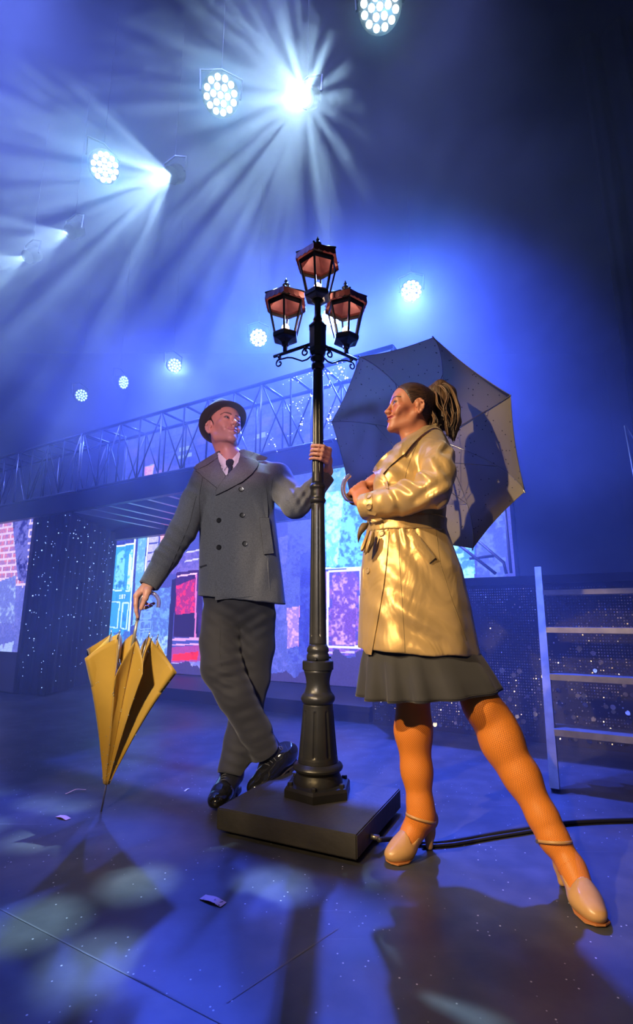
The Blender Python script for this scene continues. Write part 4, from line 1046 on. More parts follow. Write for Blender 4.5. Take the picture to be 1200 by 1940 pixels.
def grip(F, c, axis, palm, wrist, rod, sgn=1, sc=1.0, spread=.0195, angs=None, thumb=True, skip=(), palm_k=.014):
    """a fist round a rod: axis runs from little finger to index; palm points from the rod to the palm;
    sgn chooses which way round the fingers close. Returns the knuckle positions."""
    c = V3(c); ax = nrm(axis); pa = nrm(V3(palm) - ax * (V3(palm) @ ax)); q = np.cross(ax, pa) * sgn
    at = lambda off, ang, r: c + ax * off + (pa * math.cos(ang) + q * math.sin(ang)) * r
    R = [.0078, .0088, .0092, .0086]; Ln = [.88, 1.0, 1.04, .98]; wr = V3(wrist); kn = []
    for i in range(4):
        off = (i - 1.5) * spread * sc; rf = R[i] * sc; base = rod + rf
        A_ = angs or (58, 118, 205, 262)
        pts = [at(off, math.radians(A_[0]), base + .016 * sc), at(off, math.radians(A_[1]), base + .008 * sc), at(off, math.radians(A_[2] * (.5 + .5 * Ln[i])), base + .001), at(off, math.radians(A_[3] * (.4 + .6 * Ln[i])), base)]
        kn.append(pts[0])
        if i not in skip:
            mid = [pts[0]]
            for a, b in ((0, 1), (1, 2), (2, 3)):
                a0, a1 = A_[a], A_[b]; 
                m_ = (pts[a] + pts[b]) / 2; rr = m_ - (c + ax * off); rr = rr - ax * (rr @ ax); ln = np.linalg.norm(rr)
                want = (np.linalg.norm(pts[a] - c - ax * off) + np.linalg.norm(pts[b] - c - ax * off)) / 2
                if a > 0: mid += [c + ax * off + rr / ln * want * .97]
                mid += [pts[b]]
            rs = [rf * 1.12] + [rf * (1.04 - .05 * j) for j in range(len(mid) - 1)]
            F.chain(mid, rs, 'u', .0025)
            F.ell(pts[1], (rf * 1.16,) * 3, None, 'u', .004)
        # metacarpal from wrist to knuckle
        F.cap(wr + ax * off * .55 + pa * .002, pts[0], .0125 * sc, .0105 * sc, 'u', palm_k)
    pm = (wr + c + pa * (rod + .022)) / 2
    F.ecap(pm - ax * .014 * sc, pm + ax * .014 * sc, .030 * sc, .030 * sc, pa, .55, 'u', .016)
    if thumb:
        io = 1.5 * spread * sc; t0 = wr * .6 + (c + pa * (rod + .02)) * .4 + ax * io * .8 - q * .012
        t1 = at(io * .95 + .006, math.radians(-52), rod + .020); t2 = at(io * 1.05 + .004, math.radians(-112), rod + .012); t3 = at(io * 1.02, math.radians(-168), rod + .0115)
        F.chain([t0, t1, t2, t3], [.0155 * sc, .0115 * sc, .0100 * sc, .0088 * sc], 'u', .008)
    return kn
# ------------------------------------------------------------------ the man
class Multi:
    def __init__(s, *b): s.b = b
    def ray_cast(s, o, r):
        best = (None, None, None, None)
        for q in s.b:
            h = q.ray_cast(o, r)
            if h[0] is not None and (best[0] is None or h[3] < best[3]): best = h
        return best
def Lv(y, xl, xr, Y, dep):
    a, b_ = P(xl, y, Y), P(xr, y, Y); return (a.z, (a.x + b_.x) / 2, Y, (b_.x - a.x) / 2, dep)
def ripple(v, terms):
    d = np.zeros(len(v))
    for c, n, rad, wl, amp in terms:                # local folds: waves across n, fading with distance from c
        q = v - np.asarray(c); d += amp * np.exp(-(q ** 2).sum(1) / rad ** 2) * np.sin((q @ nrm(n)) / wl * 6.283)
    return d
M['skin_m'] = skin_material('skin_of_man'); M['skin_w'] = skin_material('skin_of_woman', .46)
M['wool'] = mat('charcoal_wool', (.070, .074, .086), .92, bump=(420, .5, .002), var=(260, (.115, .120, .136)), Sheen_Weight=.25, Sheen_Roughness=.5)
M['wool_edge'] = mat('charcoal_wool_seam', (.030, .030, .033), .95)
M['trouser'] = mat('dark_trouser_cloth', (.026, .025, .029), .82, bump=(300, .25, .001), Sheen_Weight=.15)
M['patent'] = mat('black_patent_leather', (.010, .010, .012), .12, bump=(18, .12, .004), Coat_Weight=.6)
M['sole'] = mat('dark_shoe_sole', (.045, .035, .028), .6)
M['lace'] = mat('shoe_lace', (.06, .06, .065), .7)
M['shirt'] = mat('white_shirt_cotton', (.72, .71, .74), .8, bump=(200, .15, .001))
M['tie'] = mat('black_tie_silk', (.018, .018, .024), .45, bump=(160, .2, .001))
M['felt'] = mat('black_hat_felt', (.020, .022, .026), .88, bump=(200, .3, .001), Sheen_Weight=.2)
M['ribbon'] = mat('hat_ribbon', (.012, .012, .014), .5)
def strand_hair(name, col, rough, sc):
    m = mat(name, col, rough); nt = m.node_tree; N = nt.nodes; L = nt.links; b = N['Principled BSDF']; tc = N.new('ShaderNodeTexCoord'); mp = N.new('ShaderNodeMapping'); mp.inputs['Scale'].default_value = sc
    n = N.new('ShaderNodeTexNoise'); n.inputs['Scale'].default_value = 1; n.inputs['Detail'].default_value = 3; L.new(tc.outputs['Object'], mp.inputs[0]); L.new(mp.outputs[0], n.inputs['Vector'])
    mx = N.new('ShaderNodeMix'); mx.data_type = 'RGBA'; mx.inputs['A'].default_value = tuple(c * .5 for c in col) + (1,); mx.inputs['B'].default_value = tuple(min(1, c * 2.2) for c in col) + (1,)
    r = N.new('ShaderNodeMapRange'); r.inputs['From Min'].default_value = .35; r.inputs['From Max'].default_value = .65; L.new(n.outputs['Fac'], r.inputs['Value']); L.new(r.outputs[0], mx.inputs['Factor']); L.new(mx.outputs['Result'], b.inputs['Base Color'])
    bp = N.new('ShaderNodeBump'); bp.inputs['Strength'].default_value = .6; bp.inputs['Distance'].default_value = .003; L.new(n.outputs['Fac'], bp.inputs['Height']); L.new(bp.outputs[0], b.inputs['Normal']); return m
M['hair_dark'] = mat('dark_brown_hair', (.035, .022, .016), .5, bump=(120, .5, .002))
M['btn_black'] = mat('black_horn_button', (.012, .012, .013), .22)
MY = 2.42
man = empty('person', P(455, 1500, MY)); man.location.z = 0
tag(man, 'man in black hat and charcoal pea coat leaning on a closed umbrella', 'person')
Bm = Field()
HM = Head(P(425, 815, 2.42), frame((.60, -.76, .22), (0, 0, 1), math.radians(-5)), 1.0)
HM.build(Bm)
nb = P(438, 874, 2.455)
Bm.cap(HM.w(0, .028, -.05), nb, .050, .058, k=.03); Bm.cap(HM.w(0, -.008, -.085), V3(nb) + V3(0, -.03, 0), .022, .034, k=.02)
Bm.cap(nb, P(405, 893, 2.43), .055, .05, k=.04).cap(nb, P(520, 898, 2.45), .055, .05, k=.04)
Bm.ecap(P(450, 930, 2.43), P(455, 1060, 2.43), .15, .13, (0, 1, 0), .62, k=.04).ecap(P(455, 1060, 2.43), P(455, 1140, 2.43), .13, .145, (0, 1, 0), .7, k=.04)
RS, RE, RW = P(394, 900, 2.41), P(346, 1006, 2.32), P(284, 1104, 2.235)
LS, LE, LW = P(527, 903, 2.44), P(560, 957, 2.285), P(621, 893, 2.275)
for a, b_, c in ((RS, RE, RW), (LS, LE, LW)): Bm.chain([a, b_, c], [.05, .040, .027], k=.02)
hipR, kneeR, ankR = P(420, 1170, 2.41), P(433, 1290, 2.33), P(518, 1428, 2.45)
hipL, kneeL, ankL = P(487, 1170, 2.44), P(473, 1300, 2.47), P(442, 1468, 2.42)
Bm.chain([hipR, kneeR, ankR], [.075, .052, .036], k=.03).chain([hipL, kneeL, ankL], [.075, .052, .036], k=.03)
Bm.cap(ankR, P(490, 1480, 2.40), .034, .030).cap(ankL, P(420, 1510, 2.27), .034, .028)
# right hand over the umbrella hook: index down the shaft, thumb in front, the rest curled under the hook
K = [P(258.5, 1129, 2.195), P(262, 1124, 2.215), P(267, 1121.5, 2.235), P(273, 1121, 2.25)]
for k, r_ in zip(K, (.0135, .0135, .0125, .0115)): Bm.cap(RW, k, .019, r_, k=.012)
Bm.chain([K[0], P(257.3, 1145, 2.187), P(258.3, 1158, 2.187), P(260.8, 1169.5, 2.192)], [.0118, .0092, .0080, .0066], k=.003)
Bm.chain([K[1], P(258.5, 1141, 2.222), P(268, 1152, 2.23), P(280, 1150, 2.222)], [.0115, .0094, .0084, .0072], k=.003)
Bm.chain([K[2], P(266, 1142, 2.245), P(276, 1151, 2.245), P(287, 1147, 2.238)], [.011, .0092, .0082, .0072], k=.003)
Bm.chain([K[3], P(274, 1140, 2.262), P(283, 1147, 2.26), P(292, 1143, 2.25)], [.010, .0082, .0074, .0064], k=.003)
Bm.chain([P(284, 1110, 2.225), P(279, 1121, 2.192), P(275.5, 1133, 2.178), P(267.5, 1152.5, 2.176)], [.019, .0165, .0118, .0088], k=.010)
# left hand round the lamp post
pz = P(602, 861, 2.19)
grip(Bm, (LX, LY, pz.z), (.20, 0, .98), (.78, .62, 0), V3(LW), .0235, sgn=-1, sc=1.0, spread=.0205, angs=(48, 98, 160, 222))
SKM = (.58, .29, .21)
def tm(v): return HM.tint(v, SKM, (.40, .16, .15), (.10, .06, .045), None, (.36, .235, .20))
bodym, bvm, _ = solid(Bm, .0025, 'body', M['skin_m'], man, 1, tm)
HM.eyes(man, mat('grey_iris', (.10, .13, .16), .2), (.25, -.2))
# hair behind the ears and at the temples
Hh = Field(); Hh.ell(HM.w(0, .020, .040), (.0825, .098, .090), HM.R)
Hh.half(HM.w(0, -.022, .0), HM.R @ nrm((0, -1, -.35)), HM.C - .2, HM.C + .2); Hh.half(HM.w(0, 0, -.045), HM.R @ V3(0, 0, -1), HM.C - .2, HM.C + .2)
for sd in (-1, 1): Hh.ell(HM.w(sd * .08, .014, -.002), (.03, .026, .036), HM.R, 's', .005)
solid(Hh, .004, 'hair', M['hair_dark'], man)
# ---- trousers
T = Field()
T.ell(P(454, 1128, MY), (.175, .125, .13), k=.03); T.cap(P(424, 1160, 2.41), P(484, 1160, 2.43), .092, .092, k=.02)
T.chain([hipR, P(417, 1215, 2.39), P(421, 1264, 2.35), P(446, 1316, 2.335), P(484, 1385, 2.385), P(505, 1430, 2.43)], [.092, .092, .093, .080, .071, .066], k=.02)
T.chain([hipL, P(486, 1225, 2.45), P(479, 1285, 2.47), P(467, 1345, 2.465), P(454, 1405, 2.435), P(440, 1466, 2.40)], [.09, .086, .081, .075, .069, .067], k=.02)
def lim(c, r=.13): return V3(c) - r, V3(c) + r
cR, cL = P(499, 1429, 2.43), P(439, 1469, 2.40)
dR = nrm(V3(P(500, 1431, 2.43)) - V3(P(482, 1385, 2.385))); dL = nrm(V3(P(440, 1466, 2.40)) - V3(P(454, 1405, 2.435)))
T.half(V3(cR) + dR * .0, dR + V3(.15, -.1, 0), *lim(V3(cR) + dR * .10, .11), 's', .004); T.half(cL, dL + V3(0, -.12, 0), *lim(V3(cL) + dL * .10, .11), 's', .004)
tf = [(P(425, 1180, 2.31), (.5, 0, .9), .10, .055, .007), (P(440, 1265, 2.27), (-.25, .1, .97), .09, .05, .008), (P(430, 1290, 2.25), (.35, 0, .94), .08, .042, .006),
      (P(480, 1180, 2.36), (-.5, 0, .87), .09, .05, .006), (P(455, 1440, 2.36), (.3, 0, .95), .07, .045, .006), (P(495, 1405, 2.36), (-.3, 0, .95), .07, .05, .005),
      (P(450, 1220, 2.3), (.6, 0, .8), .09, .045, .006), (P(470, 1350, 2.30), (-.3, .2, .9), .08, .055, .005)]
T.warp(lambda v: ripple(v, [(c, n_, r_, w_, a_ * .55) for c, n_, r_, w_, a_ in tf]))
tro, bvt, _ = solid(T, .0045, 'trousers', M['trouser'], man, 2)
seamline('crease', [(418, 1180), (416, 1235), (420, 1262)], bvt, .0012, M['trouser'], tro, .0)
# ---- socks
Sk = Field(); Sk.chain([V3(ankR) * .7 + V3(kneeR) * .3, ankR, P(505, 1462, 2.42)], [.047, .048, .044]).chain([V3(ankL) * .7 + V3(kneeL) * .3, ankL, P(428, 1496, 2.33)], [.047, .046, .040])
solid(Sk, .004, 'socks', M['tie'], man)
# ---- shoes
def shoe(heel, toe, up, name='shoe'):
    h, t = V3(heel), V3(toe); fw = nrm(t - h); up = nrm(V3(up) - fw * (V3(up) @ fw)); sd = np.cross(fw, up); L_ = np.linalg.norm(t - h)
    A = lambda f_, s_, u_: h + fw * f_ * L_ + sd * s_ + up * u_
    R = np.stack([fw, sd, up], 1); F = Field()
    F.ell(A(.17, 0, .048), (.058, .037, .05), R, k=.02); F.cap(A(.20, 0, .05), A(.26, 0, .100), .036, .040, k=.03)
    F.ecap(A(.30, 0, .06), A(.66, 0, .040), .046, .046, up, .85, k=.03)
    F.ell(A(.78, .0, .030), (.072, .046, .034), R, k=.02); F.ell(A(.9, 0, .026), (.040, .034, .026), R, k=.015)
    F.half(A(.5, 0, .012), -up, h - .4, h + .4, 's', .003)
    F.half(A(.2, 0, .100), up, A(.2, 0, .12) - .09, A(.2, 0, .12) + .09, 's', .003)
    o, bv, _ = solid(F, .003, name, M['patent'], man, 2)
    S2 = Field(); S2.ecap(A(.14, 0, .007), A(.28, 0, .007), .040, .035, up, .2, k=.005); S2.ecap(A(.55, 0, .007), A(.84, 0, .007), .047, .042, up, .17, k=.01); S2.ecap(A(.25, 0, .008), A(.6, 0, .008), .034, .045, up, .2, k=.01)
    S2.box(A(.15, 0, -.008), (.04, .036, .012), R, .004)
    solid(S2, .004, 'sole', M['sole'], o, 1)
    for i in range(4):
        f_, u_ = .50 + .062 * i, .094 - .006 * i; m = MB()
        m.tube([A(f_, -.026, u_ - .016), A(f_ - .005, -.012, u_ - .002), A(f_, .0, u_ + .0005), A(f_ + .005, .012, u_ - .002), A(f_, .026, u_ - .016)], .0022, 6); m.build('lace', M['lace'], o, True)
    m = MB()
    for s_ in (-1, 1):
        pts = [A(.34 + .0 * s_, s_ * .004, .122)] + [A(.34 + .03 * math.cos(w), s_ * (.004 + .022 * math.sin(w)), .122 - .010 * math.sin(w)) for w in (.6, 1.3, 2.0, 2.7)] + [A(.35, s_ * .002, .121)]
        MB().tube(pts, .0018, 6).build('lace', M['lace'], o, True)
    # quarter seam and edge
    for s_ in (-1, 1):
        MB().tube([A(.60, 0, .083), A(.58, s_ * .020, .075), A(.50, s_ * .036, .062), A(.36, s_ * .043, .056), A(.24, s_ * .040, .060)], .0016, 6).build('welt_seam', M['lace'], o, True)
    return o
tL = PZ(407, 1533, .02); shoe((tL.x + .035, tL.y + .285, .018), (tL.x, tL.y, .016), (0, 0, 1))
hR = P(549, 1446, 2.50); tR = PZ(478, 1508, .03); hv = V3(tR) + nrm(V3(hR) - V3(tR)) * .285
shoe(hv, tR, nrm((-.30, -.55, .85)))
# ---- coat
Cm = Field()
Cm.loft([Lv(1168, 375, 545, MY, .142), Lv(1140, 377, 541, MY, .140), Lv(1050, 379, 530, MY, .134), Lv(980, 380, 522, MY, .128), Lv(930, 381, 519, MY, .122),
         Lv(905, 386, 522, MY, .110), Lv(886, 400, 505, 2.43, .092), Lv(868, 414, 470, 2.445, .078)], pw=2.25, k=.02)
Cm.cap(P(428, 880, 2.45), P(398, 903, 2.42), .058, .066, k=.03).cap(P(452, 878, 2.46), P(524, 905, 2.445), .058, .068, k=.03)
Cm.chain([RS, P(370, 950, 2.37), RE, P(316, 1055, 2.28), P(282, 1110, 2.235)], [.072, .068, .064, .056, .045], k=.02)
Cm.chain([LS, P(545, 935, 2.36), LE, P(590, 934, 2.29), P(619, 900, 2.278)], [.072, .068, .062, .054, .045], k=.02)
Cm.half(P(455, 1137, MY), nrm((-.10, 0, -1)), P(455, 1180, MY) - Vector((.3, .3, .12)), P(455, 1180, MY) + Vector((.3, .3, .12)), 's', .004)
cf, cd2 = V3(P(281, 1112, 2.235)), nrm(V3(RW) - V3(RE))
Cm.half(cf, cd2, *lim(cf + cd2 * .05, .055), 's', .003); Cm.cap(cf - cd2 * .015, cf + cd2 * .06, .036, .036, 's', .003)
cf2, cd3 = V3(P(620, 897, 2.276)), nrm(V3(LW) - V3(LE))
Cm.half(cf2, cd3, *lim(cf2 + cd3 * .05, .055), 's', .003); Cm.cap(cf2 - cd3 * .015, cf2 + cd3 * .06, .036, .036, 's', .003)
Cm.cap(P(434, 895, 2.30), P(432, 868, 2.36), .022, .045, 's', .012)            # neck opening
wf = [(P(340, 1020, 2.26), (.6, 0, .8), .07, .05, .006), (P(320, 1050, 2.22), (.5, .1, .85), .06, .038, .005), (P(372, 930, 2.3), (.5, 0, .85), .07, .06, .004),
      (P(560, 940, 2.23), (.9, 0, .4), .07, .042, .007), (P(585, 945, 2.22), (.8, 0, -.5), .06, .035, .006), (P(535, 920, 2.33), (.7, 0, .7), .06, .05, .005),
      (P(500, 960, 2.29), (.8, 0, .5), .10, .09, .005), (P(400, 1080, 2.28), (.9, 0, .3), .10, .09, .003), (P(510, 1080, 2.28), (.9, 0, -.2), .12, .10, .004), (P(395, 960, 2.28), (.9, 0, .4), .08, .07, .004)]
Cm.warp(lambda v: ripple(v, wf))
coat, bvc, _ = solid(Cm, .0042, 'coat', M['wool'], man, 2)
mb_ = Multi(bvc, bvm)
# right over left: the overlapping front, edge seams, welt pockets, lapels, collar, buttons
fp = patch('front_panel', [(409, 931), (412, 926), (470, 915), (505, 925), (508, 960), (508, 1050), (512, 1126), (408, 1137), (405, 1050), (405, 960)], bvc, .0032, .006, M['wool'], coat, 7, lift=lambda x, y: -.008 * max(0, min(1, (x - 470) / 30)))
bv_p = Multi(bvc)
patch('shirt_front', [(416, 866), (430, 874), (444, 874), (453, 862), (450, 880), (432, 906), (418, 886)], mb_, .002, .010, M['shirt'], man, 3)
sc_ = patch('shirt_collar', [(411.5, 861), (415, 857), (429, 871), (433, 880), (425, 890), (416, 876)], mb_, .013, .008, M['shirt'], man, 3)
sc_ = patch('shirt_collar', [(455, 858), (452, 856), (440, 870), (437, 878), (445, 888), (455, 870)], mb_, .013, .008, M['shirt'], man, 3)
patch('tie', [(428, 873), (434, 869), (441, 870), (445, 876), (440, 890), (436, 899), (431, 901), (433, 888), (428, 880)], mb_, .017, .012, M['tie'], man, 2.5, .004)
def lift_l(x, y): return .010 * max(0, min(1, (y - 870) / 30))
def lapel(name, pl, off):
    patch(name, pl, mb_, off, .010, M['wool'], coat, 4, .004)
    seamline('edge_stitch', pl + [pl[0]], mb_, .0013, M['wool_edge'], coat, off - .0012)
lapel('lapel', [(413, 864), (405, 868), (374, 888), (371, 892), (378, 896), (382, 901), (396, 912), (412, 925), (418, 920), (428, 903), (418, 886)], .011)
lapel('lapel', [(455, 862), (452, 876), (442, 888), (430, 900), (420, 913), (409, 930), (409, 938), (430, 928), (460, 912), (478, 897), (488, 884), (491, 874), (478, 868)], .013)
lapel('collar', [(416, 854), (404, 860), (372, 880), (366, 887), (374, 889.5), (392, 881), (412, 868)], .018)
lapel('collar', [(453, 853), (462, 851), (482, 857), (508, 867), (503, 872), (484, 872), (468, 870), (456, 863)], .018)
patch('pocket_welt', [(492, 980.5), (510, 981), (519, 1048), (500, 1050)], Multi(bvc), .012, .010, M['wool'], coat, 5)
seamline('edge_stitch', [(492, 980.5), (510, 981), (519, 1048), (500, 1050), (492, 980.5)], bvc, .0014, M['wool_edge'], coat, .008)
patch('pocket_welt', [(378, 1073), (391, 1069), (392, 1071), (379, 1076)], bvc, .005, .004, M['wool_edge'], coat, 3)
for px, py in ((457, 927), (459, 976), (464, 1030), (415, 986), (415, 1037)): 
    c, nn, r = hit(bvc, px, py)
    o = button(px, py, bvc, .0125, M['btn_black'], coat)
    o.matrix_basis = Matrix.Translation(-r * .0035) @ o.matrix_basis
for pl_, b2 in (([(372, 940), (360, 990), (352, 1010), (330, 1060), (300, 1120)], bvc), ([(384, 905), (378, 940), (379, 985)], bvc), ([(518, 905), (514, 930), (517, 965)], bvc)):
    seamline('seam', pl_, b2, .0011, M['wool_edge'], coat, .0)
# ---- hat
ht = empty('hat', HM.w(0, .03, .09), man); ht.matrix_parent_inverse = world(man).inverted()
a_ = math.radians(25); hu = nrm((0, math.sin(a_), math.cos(a_))); hf = nrm(np.cross((1, 0, 0), hu)) * -1
HR = HM.R @ np.stack([V3(1, 0, 0), nrm(np.cross(hu, (1, 0, 0))), hu], 1)
HMX = Matrix([list(HR[0]) + [HM.w(0, .010, .047)[0]], list(HR[1]) + [HM.w(0, .010, .047)[1]], list(HR[2]) + [HM.w(0, .010, .047)[2]], [0, 0, 0, 1]])
vs = []; fs = []; n = 64
prof = [(1.0, -.012), (1.0, .0), (1.14, -.004), (1.30, -.004), (1.46, .003), (1.48, .006), (1.46, .009), (1.30, .002), (1.14, .003), (1.03, .008), (1.0, .03), (.97, .06), (.93, .095), (.84, .120), (.62, .127), (.3, .118), (.02, .114)]
for rr, z in prof:
    for i in range(n):
        w = 2 * math.pi * i / n; x, y = .084 * math.cos(w), .102 * math.sin(w); k = rr
        zz = z
        if rr > 1.1: x, y = (.084 + (rr - 1) * .078) * math.cos(w), (.102 + (rr - 1) * .078) * math.sin(w); zz += (rr - 1.1) * .042 * math.cos(w) ** 2 - (rr - 1.1) * .030 * max(0, -math.sin(w)) + (rr - 1.1) * .02 * max(0, math.sin(w)); k = 1
        if z > .05 and rr < 1: zz -= .022 * math.exp(-(x * k / .022) ** 2) * (1 - rr * .4); x *= 1 - .22 * max(0, -math.sin(w)) * (z - .04) / .07
        vs.append((x * k, y * k, zz))
for j in range(len(prof) - 1):
    for i in range(n): fs.append((j*n+i, j*n+(i+1)%n, (j+1)*n+(i+1)%n, (j+1)*n+i))
fs.append(tuple((len(prof)-1)*n+i for i in range(n)))
o = link('crown_and_brim', mesh('felt', vs, fs), M['felt'], ht, True, HMX)
MB().lathe([(1.012, .010), (1.02, .012), (1.0, .036), (.992, .036)], 48, caps=False).build('ribbon', M['ribbon'], ht, True, HMX @ Matrix.Diagonal((.084, .102, 1, 1)))
# ------------------------------------------------------------------ open umbrella (held by the woman)
def gold_cloth(name, col, trans):
    m = mat(name, col, .55, bump=(260, .15, .001), var=(5, tuple(c * .86 for c in col)), Sheen_Weight=.2); nt = m.node_tree; N = nt.nodes; L = nt.links
    b = N['Principled BSDF']; tr = N.new('ShaderNodeBsdfTranslucent'); tr.inputs[0].default_value = tuple(col) + (1,)
    mx = N.new('ShaderNodeMixShader'); mx.inputs[0].default_value = trans
    L.new(b.outputs[0], mx.inputs[1]); L.new(tr.outputs[0], mx.inputs[2]); L.new(mx.outputs[0], N['Material Output'].inputs[0]); return m
M['gold_open'] = gold_cloth('champagne_umbrella_cloth', (.45, .39, .31), .5)
M['gold_shut'] = gold_cloth('mustard_umbrella_cloth', (.62, .37, .045), .10)
M['wire'] = mat('umbrella_steel', (.55, .54, .52), .3, .9)
M['acrylic'] = mat('clear_acrylic_handle', (.62, .55, .72), .08, Transmission_Weight=.75, IOR=1.45)
M['stone'] = mat('rhinestone', (.10, .10, .13), .12, .6)
M['stone_bright'] = mat('bright_rhinestone', (.75, .85, .80), .08, .7)
UC, UD = V3(.468, 2.215, 1.537), nrm((.666, .546, .507)); UA = nrm(np.cross(UD, (0, 0, 1))); UB = np.cross(UA, UD); UPH, UR, UDP = 4.52, .52, .20
uo = empty('umbrella', UC + UD * UDP); tag(uo, 'open champagne umbrella held behind the woman in the gold trench coat', 'umbrella')
am = math.radians(74)
def rib_pt(k, t, sag=0.0):
    r = UR * math.sin(t * am) / math.sin(am) * (1 - sag); h = UDP * (1 - math.cos(t * am)) / (1 - math.cos(am)); ph = UPH + k * math.pi / 4
    return UC + UD * (UDP - h) + r * (math.cos(ph) * UA - math.sin(ph) * UB)
NT, NS = 14, 8
for k in range(8):
    vs = []; fs = []
    for i in range(NT + 1):
        t = .03 + .97 * i / NT
        for j in range(NS + 1):
            s_ = j / NS; q = rib_pt(k, t) * (1 - s_) + rib_pt(k + 1, t) * s_
            b_ = math.sin(math.pi * s_); ax = UC + UD * ((q - UC) @ UD); q = q + (ax - q) * .022 * b_ * t ** 3 - UD * .008 * b_ * math.sin(math.pi * t)
            vs.append(q)
    for i in range(NT):
        for j in range(NS): a = i * (NS + 1) + j; fs.append((a, a + 1, a + NS + 2, a + NS + 1))
    n = len(vs); vs += [q + UD * .0006 for q in vs]; fs += [tuple(n + i for i in f_[::-1]) for f_ in fs]
    link('canopy_panel', mesh('canopy_panel', vs, fs), M['gold_open'], uo, True)
    MB().tube([rib_pt(k, t / 12) - UD * .004 for t in range(13)] , .0017, 6).build('rib', M['wire'], uo, True)
    MB().tube([rib_pt(k, .985), rib_pt(k, 1.02), rib_pt(k, 1.035)], [.002, .0035, .0025], 8).build('rib_tip', M['wire'], uo, True)
    MB().tube([UC - UD * .10, rib_pt(k, .52) - UD * .006], .0014, 6).build('stretcher', M['wire'], uo, True)
    e = [vs[NT * (NS + 1) + j] for j in range(NS + 1)]; MB().tube([q - UD * .001 for q in e], .0016, 5).build('hem', M['gold_open'], uo, True)
HEND = V3(P(674, 947, 1.925)); HUBP = UC + UD * UDP; SD = nrm(HUBP - HEND)
MB().tube([HEND, HUBP + SD * .01], .0052, 10).build('shaft', M['wire'], uo, True)
MB().tube([HUBP, HUBP + UD * .05, HUBP + UD * .055], [.008, .005, .002], 10).build('ferrule', M['wire'], uo, True)
MB().tube([UC - UD * .125, UC - UD * .085], .010, 12).build('runner', M['wire'], uo, True)
hk = [HEND + SD * .09, HEND + SD * .03, HEND, P(667, 948, 1.915), P(658, 945, 1.905), P(651.5, 935, 1.90), P(650.5, 922, 1.90), P(654.5, 909, 1.905), P(663, 900.5, 1.91)]
MB().tube(smooth_path(hk, 6), .0095, 12).build('handle', M['acrylic'], uo, True)
mb = MB()
for i in range(330):
    k = rng.integers(0, 8); t = (rng.random() ** 1.25) * .93 + .04; s_ = rng.random()
    q = rib_pt(k, t) * (1 - s_) + rib_pt(k + 1, t) * s_; b_ = math.sin(math.pi * s_); ax = UC + UD * ((q - UC) @ UD)
    q = q + (ax - q) * .022 * b_ * t ** 3 - UD * .008 * b_ * math.sin(math.pi * t) - UD * .0012
    r_ = .0026; vs = [q + (UA * math.cos(w) + UB * math.sin(w)) * r_ for w in np.arange(0, 6.2, 1.047)]; mb.add(vs + [q - UD * .0012], [(i_, (i_ + 1) % 6, 6) for i_ in range(6)])
tag(mb.build('studs', M['stone'], uo), kind='stuff')

# ------------------------------------------------------------------ half shut umbrella (in the man's hand)
uc = empty('umbrella', PZ(192, 1537, 0)); tag(uc, 'furled mustard umbrella standing on its tip under the man\'s hand', 'umbrella')
T0_ = V3(PZ(192, 1537, 0)); T1_ = V3(P(265, 1150, 2.205)); AX = nrm(T1_ - T0_); AL = np.linalg.norm(T1_ - T0_)
QX = nrm(V3(1, 0, 0) - AX * AX[0]); QY = np.cross(AX, QX)        # to the right, and upstage
pol = lambda z, r, w: T0_ + AX * z + (QX * math.cos(w) + QY * math.sin(w)) * r
MB().tube([T0_, pol(.12, 0, 0), pol(AL * .80, 0, 0)], [.0035, .0045, .0045], 10).build('shaft', M['wire'], uc, True)
MB().tube([pol(AL * .80, 0, 0), pol(AL * .94, 0, 0)], .0068, 12).build('grip_sleeve', mat('pale_gold_sleeve', (.62, .56, .40), .35, .6), uc, True)
hk = [pol(AL * .93, 0, 0), T1_, P(267.5, 1137, 2.207), P(273, 1127, 2.212), P(284, 1123, 2.216), P(295, 1127, 2.216), P(301, 1138, 2.216), P(300, 1151, 2.216)]
MB().tube(smooth_path(hk, 6), .0085, 12).build('handle', M['acrylic'], uc, True)
z0, zr = .108, .705
rib_a = [math.radians(a) for a in (-170, -112, -66, -25, 25, 70, 112, 150)]
lob = [(-150, .165, .10), (-92, .115, .155), (-50, .15, .12), (-8, .205, .115), (40, .15, .10), (92, .12, .09), (128, .15, .09), (172, .195, .085)]
def shut_pt(k, s_, t):
    a0, a1 = rib_a[k], rib_a[(k + 1) % 8] + (2 * math.pi if k == 7 else 0); la, lr, ld = lob[k]; la = math.radians(la)
    while la < a0 - .3: la += 2 * math.pi
    if k == 7: la = math.radians(172)
    rr = .013 + .085 * t ** 1.2; rl = .014 + lr * t ** 1.05; top = z0 + (zr - z0) * t
    tri = 1 - abs(2 * s_ - 1); w = tri ** 1.25
    p0 = pol(top, rr, a0); p1 = pol(top, rr, a1); pl_ = pol(top - ld * t ** 2, rl, la)
    b_ = p0 * (1 - s_) + p1 * s_
    q = b_ * (1 - w) + pl_ * w
    return q + (QX * math.cos(la + 1.57) + QY * math.sin(la + 1.57)) * .005 * math.sin(t * 9 + k * 2) * math.sin(2 * math.pi * s_) * t
NT, NS = 26, 14
stz = MB()
